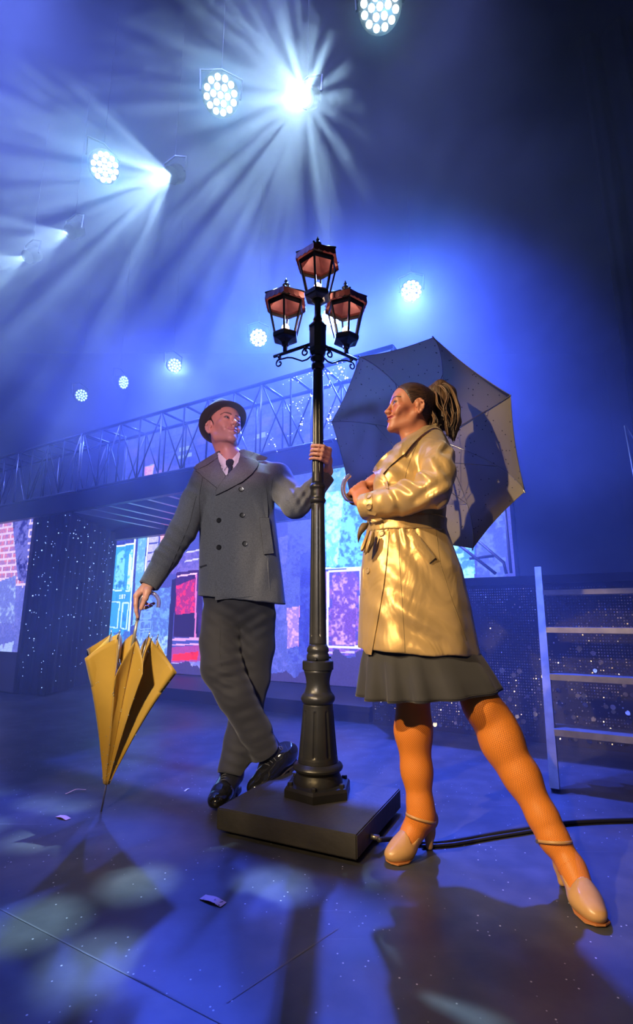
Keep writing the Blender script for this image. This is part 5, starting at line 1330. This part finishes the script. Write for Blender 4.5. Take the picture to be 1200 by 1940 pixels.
for k in range(8):
    vs = []; fs = []
    for i in range(NT + 1):
        t = i / NT
        for j in range(NS + 1): vs.append(shut_pt(k, j / NS, t))
    for i in range(NT):
        for j in range(NS): a = i * (NS + 1) + j; fs.append((a, a + 1, a + NS + 2, a + NS + 1))
    o = link('canopy_panel', mesh('canopy_panel', vs, fs), M['gold_shut'], uc, True)
    sm = o.modifiers.new('cloth', 'SOLIDIFY'); sm.thickness = .0008
    MB().tube([pol(z0 + (zr - z0) * t, .010 + .083 * t ** 1.2, rib_a[k]) for t in np.linspace(0, 1.0, 9)], .0017, 6).build('rib', M['wire'], uc, True)
    MB().tube([pol(zr - .005, .096, rib_a[k]), pol(zr + .022, .099, rib_a[k])], [.0030, .0016], 8).build('rib_tip', M['wire'], uc, True)
    MB().tube([pol(.50, .006, rib_a[k]), pol(.60, .066, rib_a[k])], .0013, 6).build('stretcher', M['wire'], uc, True)
    for i in range(16):
        t = rng.random() ** 1.6 * .95 + .02; s_ = rng.choice([.02, .5, .98, rng.random()]); q = shut_pt(k, s_, t); e_ = q - (T0_ + AX * ((q - T0_) @ AX)); e_ = e_ / max(1e-6, np.linalg.norm(e_))
        q = q + e_ * .0012; r_ = .0026; stz.add([q + V3(*o_) * r_ for o_ in ((1,0,0),(-1,0,0),(0,0,1),(0,0,-1),(0,-1,0),(0,1,0))], [(0,4,2),(4,1,2),(1,4,3),(4,0,3),(5,0,2),(1,5,2),(5,1,3),(0,5,3)])
tag(stz.build('studs', M['stone_bright'], uc), kind='stuff')

# ------------------------------------------------------------------ the woman
def satin(name, col):
    m = mat(name, col, .36, .42, Sheen_Weight=.3); nt = m.node_tree; N = nt.nodes; L = nt.links; b = N['Principled BSDF']
    tc = N.new('ShaderNodeTexCoord'); n = N.new('ShaderNodeTexNoise'); n.inputs['Scale'].default_value = 500; L.new(tc.outputs['Object'], n.inputs['Vector'])
    n2 = N.new('ShaderNodeTexNoise'); n2.inputs['Scale'].default_value = 7; n2.inputs['Detail'].default_value = 3; n2.inputs['Distortion'].default_value = .8
    mp = N.new('ShaderNodeMapping'); mp.inputs['Scale'].default_value = (1, 1, .6); L.new(tc.outputs['Object'], mp.inputs[0]); L.new(mp.outputs[0], n2.inputs['Vector'])
    b1 = N.new('ShaderNodeBump'); b1.inputs['Strength'].default_value = .55; b1.inputs['Distance'].default_value = .03; L.new(n2.outputs['Fac'], b1.inputs['Height'])
    b2 = N.new('ShaderNodeBump'); b2.inputs['Strength'].default_value = .25; b2.inputs['Distance'].default_value = .0012; L.new(n.outputs['Fac'], b2.inputs['Height']); L.new(b1.outputs[0], b2.inputs['Normal'])
    L.new(b2.outputs[0], b.inputs['Normal']); return m
M['satin'] = satin('champagne_satin', (.64, .43, .18))
M['satin_edge'] = mat('satin_stitching', (.20, .14, .06), .6)
M['satin_in'] = mat('coat_lining', (.16, .10, .05), .6)
M['skirt'] = mat('charcoal_skirt_cloth', (.036, .037, .044), .85, bump=(350, .2, .001), Sheen_Weight=.2)
M['pump'] = mat('tan_leather', (.56, .32, .13), .34, bump=(40, .08, .002), var=(16, (.48, .26, .10)), Coat_Weight=.25)
M['pump_sole'] = mat('tan_shoe_sole', (.50, .20, .07), .5)
M['btn_gold'] = mat('gold_satin_button', (.58, .42, .22), .35, .3)
M['hair_w'] = strand_hair('brown_hair_slicked', (.050, .024, .014), .42, (22, 330, 330))
M['hair_lo'] = mat('brown_ponytail_hair', (.085, .045, .022), .42); M['hair_hi'] = mat('fair_ponytail_hair', (.24, .13, .06), .42)
WY = 1.90
wom = empty('person', P(800, 1640, WY)); wom.location.z = 0
tag(wom, 'smiling woman in gold satin trench coat with ponytail and orange fishnets', 'person')
Bw = Field()
HW = Head(P(779, 781, 1.95), frame((-.975, -.13, .15)), .93, True)
HW.build(Bw)
nbw = P(800, 852, 1.93)
Bw.cap(HW.w(0, .032, -.05), nbw, .046, .050, k=.03); Bw.cap(HW.w(0, -.02, -.075), V3(nbw) + V3(-.035, 0, -.01), .026, .034, k=.03)
wLS, wLE, wLW = P(831, 868, 1.79), P(820, 930, 1.68), P(694, 960, 1.835)
wRS, wRE, wRW = P(768, 862, 2.02), P(730, 962, 2.03), P(727, 908, 1.94)
Bw.cap(nbw, wLS, .05, .045, k=.04).cap(nbw, wRS, .05, .045, k=.04)
Bw.ecap(P(795, 890, WY), P(770, 990, WY), .125, .10, (-.85, -.5, 0), .7, k=.04).ecap(P(770, 990, WY), P(788, 1090, WY), .10, .14, (-.85, -.5, 0), .8, k=.04)
Bw.chain([wLS, wLE, wLW], [.042, .034, .023], k=.02).chain([wRS, wRE, wRW], [.042, .034, .023], k=.02)
hR_, kR_, aR_ = P(768, 1110, 1.98), P(783, 1305, 1.885), P(799, 1545, 1.865)
hL_, kL_, aL_ = P(804, 1110, 1.86), P(914, 1338, 1.775), P(1049, 1588, 1.645)
legR = ([hR_, kR_, P(782, 1385, 1.895), P(790, 1460, 1.885), P(797, 1528, 1.868), aR_], [.060, .054, .0545, .046, .0365, .036])
legL = ([hL_, kL_, P(950, 1405, 1.755), P(988, 1470, 1.72), P(1030, 1550, 1.668), aL_], [.060, .054, .058, .050, .0375, .036])
def pump_frame(heel, toe):
    h, t = V3(heel), V3(toe); L_ = np.linalg.norm(t - h); fw = (t - h) / L_; sd = np.cross(fw, (0, 0, 1)); return h, fw, sd, L_
toeL = PZ(1137, 1747, .012)
pR = pump_frame((.402, 1.915, 0), (.236, 1.808, 0)); pL = pump_frame((toeL.x + .000, toeL.y + .218, 0), (toeL.x, toeL.y, 0))
def foot_chain(p_, ank):
    h, fw, sd, L_ = p_; A = lambda f_, u_: h + fw * f_ * L_ + V3(0, 0, u_)
    return [(ank, A(.10, .098), .036, .028), (ank, A(.42, .083), .037, .031), (A(.10, .098), A(.50, .060), .026, .028), (A(.42, .083), A(.70, .034), .031, .029), (A(.70, .034), A(.86, .024), .029, .022)]
feet = [(pR, aR_, foot_chain(pR, aR_)), (pL, aL_, foot_chain(pL, aL_))]
for lg in (legR, legL): Bw.chain(lg[0], lg[1], k=.03)
for _, _, fc in feet:
    for a, b_, r0, r1 in fc: Bw.cap(a, b_, r0, r1, k=.02)
# hands on the umbrella handle
cLh = HEND + SD * .022 + V3(0, 0, .006); cRh = HEND + SD * .108 + V3(0, 0, .006)
grip(Bw, cLh, SD, (-.15, -.90, -.10), V3(wLW), .0095, sgn=-1, sc=1.15, spread=.0195, angs=(38, 95, 185, 250), palm_k=.016)
grip(Bw, cRh, SD, (-.25, -.35, .9), V3(wRW), .0095, sgn=1, sc=1.10, spread=.0190, angs=(30, 85, 165, 235), palm_k=.016)
SKW = (.62, .235, .125)
bodyw, bvw, _ = solid(Bw, .0025, 'body', M['skin_w'], wom, 1, lambda v: HW.tint(v, SKW, (.36, .045, .055), (.07, .035, .022), (.66, .15, .10)))
HW.eyes(wom, mat('blue_grey_iris', (.12, .18, .24), .2), (0, .1))
tf_ = Field()
for sd in (-1, 1): tf_.cap(HW.w(sd * .020, -.0815, -.0508), HW.w(0, -.0902, -.0536), .0046, .0060)
solid(tf_, .0016, 'teeth', mat('teeth', (.62, .56, .50), .3), wom)
# ---- fishnet tights over the legs and feet
def net_material():
    m = mat('orange_fishnet', (.78, .27, .045), .5); nt = m.node_tree; N = nt.nodes; L = nt.links; b = N['Principled BSDF']
    a = N.new('ShaderNodeAttribute'); a.attribute_name = 'net'; sx = N.new('ShaderNodeSeparateXYZ'); L.new(a.outputs['Vector'], sx.inputs[0]); outs = []
    for op in ('ADD', 'SUBTRACT'):
        q = N.new('ShaderNodeMath'); q.operation = op; L.new(sx.outputs[0], q.inputs[0]); L.new(sx.outputs[1], q.inputs[1])
        w = N.new('ShaderNodeMath'); w.operation = 'PINGPONG'; w.inputs[1].default_value = .5; L.new(q.outputs[0], w.inputs[0])
        r = N.new('ShaderNodeMapRange'); r.inputs['From Min'].default_value = .06; r.inputs['From Max'].default_value = .15; r.inputs['To Min'].default_value = 1; r.inputs['To Max'].default_value = 0
        L.new(w.outputs[0], r.inputs['Value']); outs.append(r.outputs[0])
    mxx = N.new('ShaderNodeMath'); mxx.operation = 'MAXIMUM'; L.new(outs[0], mxx.inputs[0]); L.new(outs[1], mxx.inputs[1])
    mx = N.new('ShaderNodeMix'); mx.data_type = 'RGBA'; mx.inputs['A'].default_value = (.86, .27, .03, 1); mx.inputs['B'].default_value = (.40, .12, .016, 1)
    L.new(mxx.outputs[0], mx.inputs['Factor']); L.new(mx.outputs['Result'], b.inputs['Base Color'])
    bp = N.new('ShaderNodeBump'); bp.inputs['Strength'].default_value = .5; bp.inputs['Distance'].default_value = .001; L.new(mxx.outputs[0], bp.inputs['Height']); L.new(bp.outputs[0], b.inputs['Normal'])
    return m
M['net'] = net_material()
tights = empty('fishnet_tights', kL_, wom); tights.matrix_parent_inverse = world(wom).inverted()
for lg, (p_, an, fc) in zip((legR, legL), feet):
    F = Field(); k0 = V3(lg[0][0]) * .3 + V3(lg[0][1]) * .7
    F.chain([k0] + lg[0][1:], [.062] + [r + .0042 for r in lg[1][1:]], k=.03)
    # shaped knee and calf
    kn = V3(lg[0][1]); F.ell(kn + V3(-.012, -.030, -.005), (.036, .030, .045), k=.03); F.ell(V3(lg[0][2]) + V3(.012, .012, .01), (.042, .042, .09), k=.05)
    for a, b_, r0, r1 in fc: F.cap(a, b_, r0 + .0022, r1 + .0022, k=.02)
    v, f = F.mesh(.0032); v = relax(v, f, 1); me = qmesh('leg', v, f)
    pts = [V3(q) for q in lg[0][1:]] + [p_[0] + p_[1] * p_[3] * .42 + V3(0, 0, .083), p_[0] + p_[1] * p_[3] * .86 + V3(0, 0, .024)]
    best = np.full(len(v), 9.); uu = np.zeros((len(v), 3)); acc = 0
    pts = [k0] + pts
    for a, b_ in zip(pts, pts[1:]):
        d = b_ - a; L_ = np.linalg.norm(d); d = d / L_; t = np.clip((v - a) @ d, 0, L_); q = v - a - t[:, None] * d; ds = np.linalg.norm(q, axis=1)
        e1_ = nrm(V3(1, -.3, 0) - d * (V3(1, -.3, 0) @ d)); e2_ = np.cross(d, e1_); m_ = ds < best; best[m_] = ds[m_]
        uu[m_, 0] = (np.arctan2((q @ e2_)[m_], (q @ e1_)[m_]) / 6.2832 * 54); uu[m_, 1] = (acc + ((v - a) @ d)[m_]) / .0072; acc += L_
    at = me.attributes.new('net', 'FLOAT_VECTOR', 'POINT'); at.data.foreach_set('vector', uu.astype(np.float32).ravel())
    link('leg', me, M['net'], tights)
# ---- character shoes
for (h, fw, sd, L_), ank, fc in feet:
    A = lambda f_, s_, u_: h + fw * f_ * L_ + sd * s_ + V3(0, 0, u_); R = np.stack([fw, sd, V3(0, 0, 1)], 1); F = Field()
    for a, b_, r0, r1 in fc[2:]: F.cap(a, b_, r0 + .0045, r1 + .0045, k=.02)
    F.ell(A(.085, 0, .098), (.031, .032, .034), R, k=.02); F.ell(A(.88, 0, .024), (.036, .030, .022), R, k=.016); F.ell(A(.70, 0, .030), (.045, .041, .030), R, k=.02)
    F.half(A(.9, 0, .004), (0, 0, -1), h - .3, h + .3, 's', .003)
    tf0, tu = [0, .12, .30, .48, .60, .66, .72, 1.2], [.150, .140, .104, .076, .056, .054, .20, .30]
    F.put(lambda p, h=h, fw=fw, L_=L_: -(p[:, 2] - np.interp(((p - h) @ fw) / L_, tf0, tu)) * .7, h - .3, h + .3, 's', .003)
    F.put(lambda p, h=h, fw=fw, L_=L_: -(np.interp(((p - h) @ fw) / L_, [0, .15, .4, .65, .75, 1.1], [.068, .066, .042, .012, .005, .004]) - p[:, 2]) * .8, h - .3, h + .3, 's', .003)
    o, bvs, _ = solid(F, .003, 'shoe', M['pump'], wom, 2)
    Hh_ = Field(); Hh_.chain([A(.085, 0, .085), A(.075, 0, .055), A(.085, 0, .012)], [.028, .017, .0125], k=.02); Hh_.half(A(.1, 0, .002), (0, 0, -1), h - .2, h + .2, 's', .001)
    solid(Hh_, .003, 'heel', M['pump'], o, 1)
    sol = MB(); pts = [A(f_, 0, u_) for f_, u_ in ((.15, .064), (.4, .040), (.62, .010), (.75, .0035), (.95, .0035), (1.02, .0045))]; wd_ = [.020, .020, .034, .039, .033, .012]
    vs = []
    for q, w in zip(pts, wd_): vs += [q - sd * w, q + sd * w, q - sd * w + V3(0, 0, .004), q + sd * w + V3(0, 0, .004)]
    fs = [(0, 2, 3, 1)]
    for i in range(len(pts) - 1): a = i * 4; fs += [(a, a+1, a+5, a+4), (a+2, a+6, a+7, a+3), (a, a+4, a+6, a+2), (a+1, a+3, a+7, a+5)]
    fs.append((len(vs)-4, len(vs)-3, len(vs)-1, len(vs)-2)); sol.add(vs, fs).build('sole', M['pump_sole'], o)
    lgd = nrm(V3(ank) - A(.10, 0, .1)); c = V3(ank) + V3(0, 0, -.006) + fw * .004; nrm_ = nrm(V3(0, 0, 1) + fw * -.30); e1_ = nrm(fw - nrm_ * (fw @ nrm_)); e2_ = sd; m = MB(); N_ = 40; vs = []; fs = []
    for i in range(N_):
        w = 6.2832 * i / N_; dv = e1_ * math.cos(w) * .0515 + e2_ * math.sin(w) * .0475; nn_ = nrm(dv); q = c + dv
        vs += [q + nrm_ * .004, q - nrm_ * .004, q - nrm_ * .004 + nn_ * .0022, q + nrm_ * .004 + nn_ * .0022]
    for i in range(N_):
        a, b_ = i * 4, ((i + 1) % N_) * 4; fs += [(a, b_, b_ + 1, a + 1), (a + 1, b_ + 1, b_ + 2, a + 2), (a + 2, b_ + 2, b_ + 3, a + 3), (a + 3, b_ + 3, b_, a)]
    m.add(vs, fs).build('ankle_strap', M['pump'], o, True)
    q = c + e2_ * (.044 if fw[0] > 0 else -.044) * (-1 if fw[0] < 0 else -1); MB().box((-.004, -.004, -.005), (.004, .004, .005), Matrix.Translation(Vector(c - e2_ * -.0505))).build('buckle', M['wire'], o)
# ---- skirt
lev = [Lv(1205, 700, 880, 1.885, .16), Lv(1232, 690, 902, 1.885, .178), Lv(1250, 686, 914, 1.88, .19), Lv(1285, 684, 934, 1.87, .205), Lv(1318, 683, 951, 1.865, .212)]
vs = []; fs = []; N_ = 220; ZZ = np.linspace(lev[0][0], lev[-1][0] + .012, 16); la = np.array(sorted(lev))
for z in ZZ:
    cx, cy, rx, ry = [np.interp(z, la[:, 0], la[:, i]) for i in (1, 2, 3, 4)]; t = (lev[0][0] - z) / (lev[0][0] - ZZ[-1])
    for i in range(N_):
        w = 6.2832 * i / N_; side = .5 - .5 * math.cos(w)       # 1 at the left of the picture
        amp = (.012 + .085 * side) * t ** 1.2
        fo = math.sin(w * 13 + 1.2 * math.sin(w * 3)) ; fo = math.copysign(abs(fo) ** .7, fo)
        k = 1 + amp * fo - .02 * side * t
        vs.append((cx + rx * k * math.cos(w), cy + ry * k * math.sin(w), z + .018 * t * math.cos(w)))
for j in range(15):
    for i in range(N_): fs.append((j*N_+i, (j+1)*N_+i, (j+1)*N_+(i+1)%N_, j*N_+(i+1)%N_))
sk = link('skirt', mesh('skirt', vs, fs), M['skirt'], wom, True); sm = sk.modifiers.new('cloth', 'SOLIDIFY'); sm.thickness = .002
MB().tube([Vector(vs[14 * N_ + i % N_]) * .5 + Vector(vs[15 * N_ + i % N_]) * .5 + Vector((math.cos(6.28 * i / N_), math.sin(6.28 * i / N_), 0)) * .0015 for i in range(N_ + 1)], .0009, 4).build('hem_stitching', M['trouser'], sk, True)
# ---- trench coat
Cw = Field()
def cfold(w, z, p):
    t = np.clip((1.02 - z) / .42, 0, 1); return 1 + t * (.030 * np.sin(w * 6 + 1.0 + 1.5 * t) + .012 * np.sin(w * 11 + .5)) + .008 * np.sin(w * 17) * np.exp(-((z - 1.10) / .05) ** 2)
Cw.loft([Lv(1262, 681, 908, 1.885, .20), Lv(1225, 682, 902, 1.885, .195), Lv(1150, 683, 889, 1.89, .178), Lv(1080, 685, 873, 1.895, .158), Lv(1030, 690, 854, WY, .135), Lv(995, 697, 842, WY, .114),
         Lv(950, 708, 846, WY, .112), Lv(905, 714, 854, WY, .112), Lv(872, 728, 858, WY, .100), Lv(852, 744, 854, WY, .085), Lv(836, 760, 845, 1.92, .072), Lv(818, 776, 836, 1.94, .060)], cfold, pw=2.15, k=.02)
Cw.ell(P(738, 916, 1.84), (.055, .060, .058), k=.05).ell(P(745, 916, 1.95), (.050, .060, .058), k=.05)
Cw.cap(P(815, 838, 1.90), wLS, .050, .056, k=.04).cap(P(788, 842, 1.95), wRS, .05, .056, k=.03)
Cw.chain([wLS, P(831, 895, 1.72), wLE, P(765, 945, 1.745), P(687, 962, 1.845)], [.057, .058, .060, .057, .0515], k=.025)
Cw.chain([wRS, P(745, 920, 2.04), wRE, P(732, 918, 1.965)], [.056, .056, .054, .045], k=.02)
cwf, cwd = V3(P(688, 962, 1.843)), nrm(V3(wLW) - V3(wLE))
Cw.half(cwf, cwd, *lim(cwf + cwd * .055, .06), 's', .003); Cw.cap(cwf - cwd * .02, cwf + cwd * .06, .043, .043, 's', .003)
Cw.half(P(795, 1237, 1.80), nrm((-.055, 0, -1)), P(795, 1290, 1.88) - Vector((.35, .35, .12)), P(795, 1290, 1.88) + Vector((.35, .35, .07)), 's', .004)
Cw.cap(P(800, 838, 1.93), HW.w(0, .02, -.10), .056, .066, 's', .012)                       # neck opening
Cw.chain([P(736, 1020, 1.765), P(722, 1110, 1.725), P(704, 1250, 1.70)], [.003, .007, .013], 's', .006)      # open front edge
wf2 = [(P(775, 905, 1.68), (.75, 0, .66), .07, .045, .010), (P(800, 885, 1.68), (.9, 0, .35), .07, .05, .008), (P(745, 935, 1.70), (.9, .2, .2), .07, .055, .007), (P(820, 950, 1.64), (.5, 0, -.85), .07, .05, .008),
       (P(720, 950, 1.77), (.95, 0, .1), .05, .05, .005), (P(745, 890, 1.80), (.7, 0, .7), .07, .06, .004), (P(770, 1010, 1.76), (1, 0, .1), .05, .030, .005), (P(810, 1040, 1.72), (.8, 0, .6), .10, .075, .006),
       (P(780, 1150, 1.68), (.35, 0, .94), .16, .11, .006), (P(840, 1190, 1.70), (.5, 0, .85), .12, .08, .005), (P(720, 1150, 1.71), (.7, 0, .7), .10, .08, .005), (P(840, 850, 1.72), (.8, 0, -.6), .06, .05, .006)]
Cw.warp(lambda v: ripple(v, wf2))
coatw, bvcw, _ = solid(Cw, .0042, 'trench_coat', M['satin'], wom, 2)
mw = Multi(bvcw, bvw)
patch('collar', [(827, 801), (816, 806), (798, 817), (780, 826.5), (771, 832), (762, 839), (762, 852), (763, 862), (767, 860), (780, 843), (797, 826), (815, 811), (828, 806)], mw, .020, .006, M['satin'], coatw, 4, .003)
patch('lapel', [(760, 842), (747, 848), (733, 858), (720, 871), (710, 884), (706, 893), (714, 902), (725, 910), (732, 925), (737, 926), (733, 908), (726, 897), (742, 880), (763, 862), (763, 850)], mw, .012, .005, M['satin'], coatw, 4, .004)
patch('front_flap', [(737, 1006), (733, 1060), (727, 1110), (715, 1180), (704, 1241), (694, 1239), (686, 1228), (686, 1150), (688, 1080), (694, 1030), (700, 1008)], bvcw, .006, .006, M['satin'], coatw, 6, .003)
patch('pocket_flap', [(768, 1010), (783, 1001), (826, 1056), (814, 1067)], bvcw, .008, .006, M['satin'], coatw, 5, .003)
seamline('seam', [(756, 1000), (757, 1060), (762, 1130), (768, 1236)], bvcw, .0010, M['satin_edge'], coatw)
seamline('seam', [(826, 1000), (835, 1070), (858, 1140), (885, 1214)], bvcw, .0010, M['satin_edge'], coatw)
seamline('seam', [(797, 830), (782, 860), (772, 888), (768, 905)], bvcw, .0010, M['satin_edge'], coatw)
bl = Field(); 
lvb = [Lv(1012, 694, 846, WY, .128), Lv(995, 695, 845, WY, .124), Lv(984, 696, 846, WY, .124)]
bl.loft(lvb, pw=2.15)
blt, bvb, _ = solid(bl, .0045, 'belt', M['satin'], coatw, 1)
def slab(name, poly, Y, thick, mt, parent, bend=0.0, tw=0.0):
    n = len(poly); x0 = sum(q[0] for q in poly) / n; y0 = sum(q[1] for q in poly) / n
    bmx = bmesh.new(); f_ = [bmx.verts.new(P(x, y, Y + tw * (x - x0) / 40 + bend * ((y - y0) / 40) ** 2)) for x, y in poly]; b2 = [bmx.verts.new(v.co + Vector((0, thick, 0))) for v in f_]
    bmx.faces.new(f_); bmx.faces.new(b2[::-1])
    for i in range(n): bmx.faces.new((f_[(i + 1) % n], f_[i], b2[i], b2[(i + 1) % n]))
    bmesh.ops.recalc_face_normals(bmx, faces=bmx.faces); bmesh.ops.bevel(bmx, geom=bmx.edges[:], offset=.007, segments=3, affect='EDGES', clamp_overlap=True)
    me = bpy.data.meshes.new(name); bmx.to_mesh(me); return link(name, me, mt, parent, True)
slab('belt_loop', [(700, 984), (726, 980), (730, 986), (726, 992), (709, 994)], 1.745, .022, M['satin'], blt, 0, .02)
slab('belt_loop', [(698, 1001), (704, 1003), (692, 1040), (684, 1047), (683, 1040)], 1.765, .020, M['satin'], blt, 0, .05)
slab('belt_loop', [(704, 1002), (711, 1004), (711, 1028), (698, 1050), (688, 1050), (693, 1036)], 1.755, .020, M['satin'], blt, .01, -.03)
slab('belt_end', [(686, 990), (700, 990), (697, 1000), (686, 1012), (679, 1030), (677, 1015), (680, 1000)], 1.80, .006, M['satin_in'], blt, .02)
slab('cuff_strap', [(694, 933), (705, 932), (704, 965), (715, 972), (713, 977), (696, 972)], 1.70, .003, M['satin'], coatw) if False else patch('cuff_strap', [(694, 934), (706, 933), (705, 962), (714, 972), (711, 977), (697, 974)], bvcw, .004, .004, M['satin'], coatw, 4)
for px, py in ((699.5, 940.5), (699.5, 960)):
    o = button(px, py, bvcw, .0115, M['btn_gold'], coatw); c, nn, r = hit(bvcw, px, py); o.matrix_basis = Matrix.Translation(-r * .0045) @ o.matrix_basis
for px, py in ((724, 1011), (698, 1081)):
    o = button(px, py, bvcw, .0125, M['btn_gold'], coatw)
    if o: c, nn, r = hit(bvcw, px, py); o.matrix_basis = Matrix.Translation(-r * .0085) @ o.matrix_basis
# ---- hair: slicked cap and curled ponytail
hr_ = empty('hair', HW.w(0, .02, .05), wom); hr_.matrix_parent_inverse = world(wom).inverted()
Fh = Field(); Fh.ell(HW.w(0, .016, .045), V3(.0795, .0995, .0905) * .93, HW.R); Fh.ell(HW.w(0, -.014, .055), V3(.0705, .0765, .0725) * .93, HW.R, k=.03); Fh.ell(HW.w(0, .06, -.01), V3(.060, .050, .055) * .93, HW.R, k=.02)
Fh.half(HW.w(0, -.020, .0), HW.R @ nrm((0, -.84, -.54)), HW.C - .25, HW.C + .25, 's', .01); Fh.half(HW.w(0, 0, -.055), HW.R @ V3(0, 0, -1), HW.C - .25, HW.C + .25, 's', .01)
for sd in (-1, 1): Fh.ell(HW.w(sd * .082, .010, -.006), V3(.03, .026, .036) * .93, HW.R, 's', .006)
solid(Fh, .0032, 'hair_cap', M['hair_w'], hr_, 2)
base = V3(P(818, 741, 1.955)); MB().tube([base - V3(.004, 0, .002), base + V3(.012, 0, .004)], .018, 14).build('hair_tie', M['ribbon'], hr_, True)
lo_, hi_ = MB(), MB(); paths = [[(818, 741), (832, 733), (846, 742), (853, 765), (856, 790), (862, 812)], [(818, 741), (830, 738), (838, 755), (840, 780), (838, 805), (834, 818)], [(818, 742), (828, 745), (834, 765), (846, 780), (848, 800), (856, 825)],
         [(818, 741), (836, 731), (852, 745), (860, 775), (864, 800), (857, 830)], [(815, 752), (818, 770), (823, 785), (826, 800), (822, 812)], [(818, 741), (838, 730), (856, 745), (850, 772), (862, 792), (871, 808)], [(808, 748), (810, 764), (814, 782), (820, 798), (826, 810)]]
Fp = Field()
for pth in paths[:4]: Fp.chain([P(x, y, 1.955) for x, y in pth], [.014, .020, .024, .024, .020, .006], k=.02)
solid(Fp, .004, 'ponytail', strand_hair('brown_ponytail_mass', (.085, .045, .022), .45, (260, 260, 30)), hr_, 2)
for i in range(420):
    lock = i % 35; pth = paths[lock % 7]; lr_ = np.random.default_rng(100 + lock); o_ = lr_.normal(0, 1, 2) + rng.normal(0, .28, 2); ph = lr_.random() * 6.28 + rng.normal(0, .25); dy = lr_.normal(-.012, .024) + rng.normal(0, .005); pts = []
    for j, (x, y) in enumerate(pth):
        w = min(1, j * .6); pts.append(P(x + o_[0] * 5.5 * w, y + o_[1] * 4.5 * w, 1.955 + dy * w))
    sp_ = smooth_path(pts, 6); n = len(sp_); sp_ = [q + Vector((math.sin(t / n * 12 + ph) * .0075, math.cos(t / n * 12 + ph) * .0075, 0)) * (t / n) for t, q in enumerate(sp_)]
    (hi_ if (lock % 5) in (1, 3) and lock % 7 != 6 else lo_).tube(sp_, [.0019 * (1 - .55 * (t / n) ** 2) for t in range(n)], 4)
tag(lo_.build('ponytail_strands', M['hair_lo'], hr_, True), kind='stuff'); tag(hi_.build('fair_strands', M['hair_hi'], hr_, True), kind='stuff')
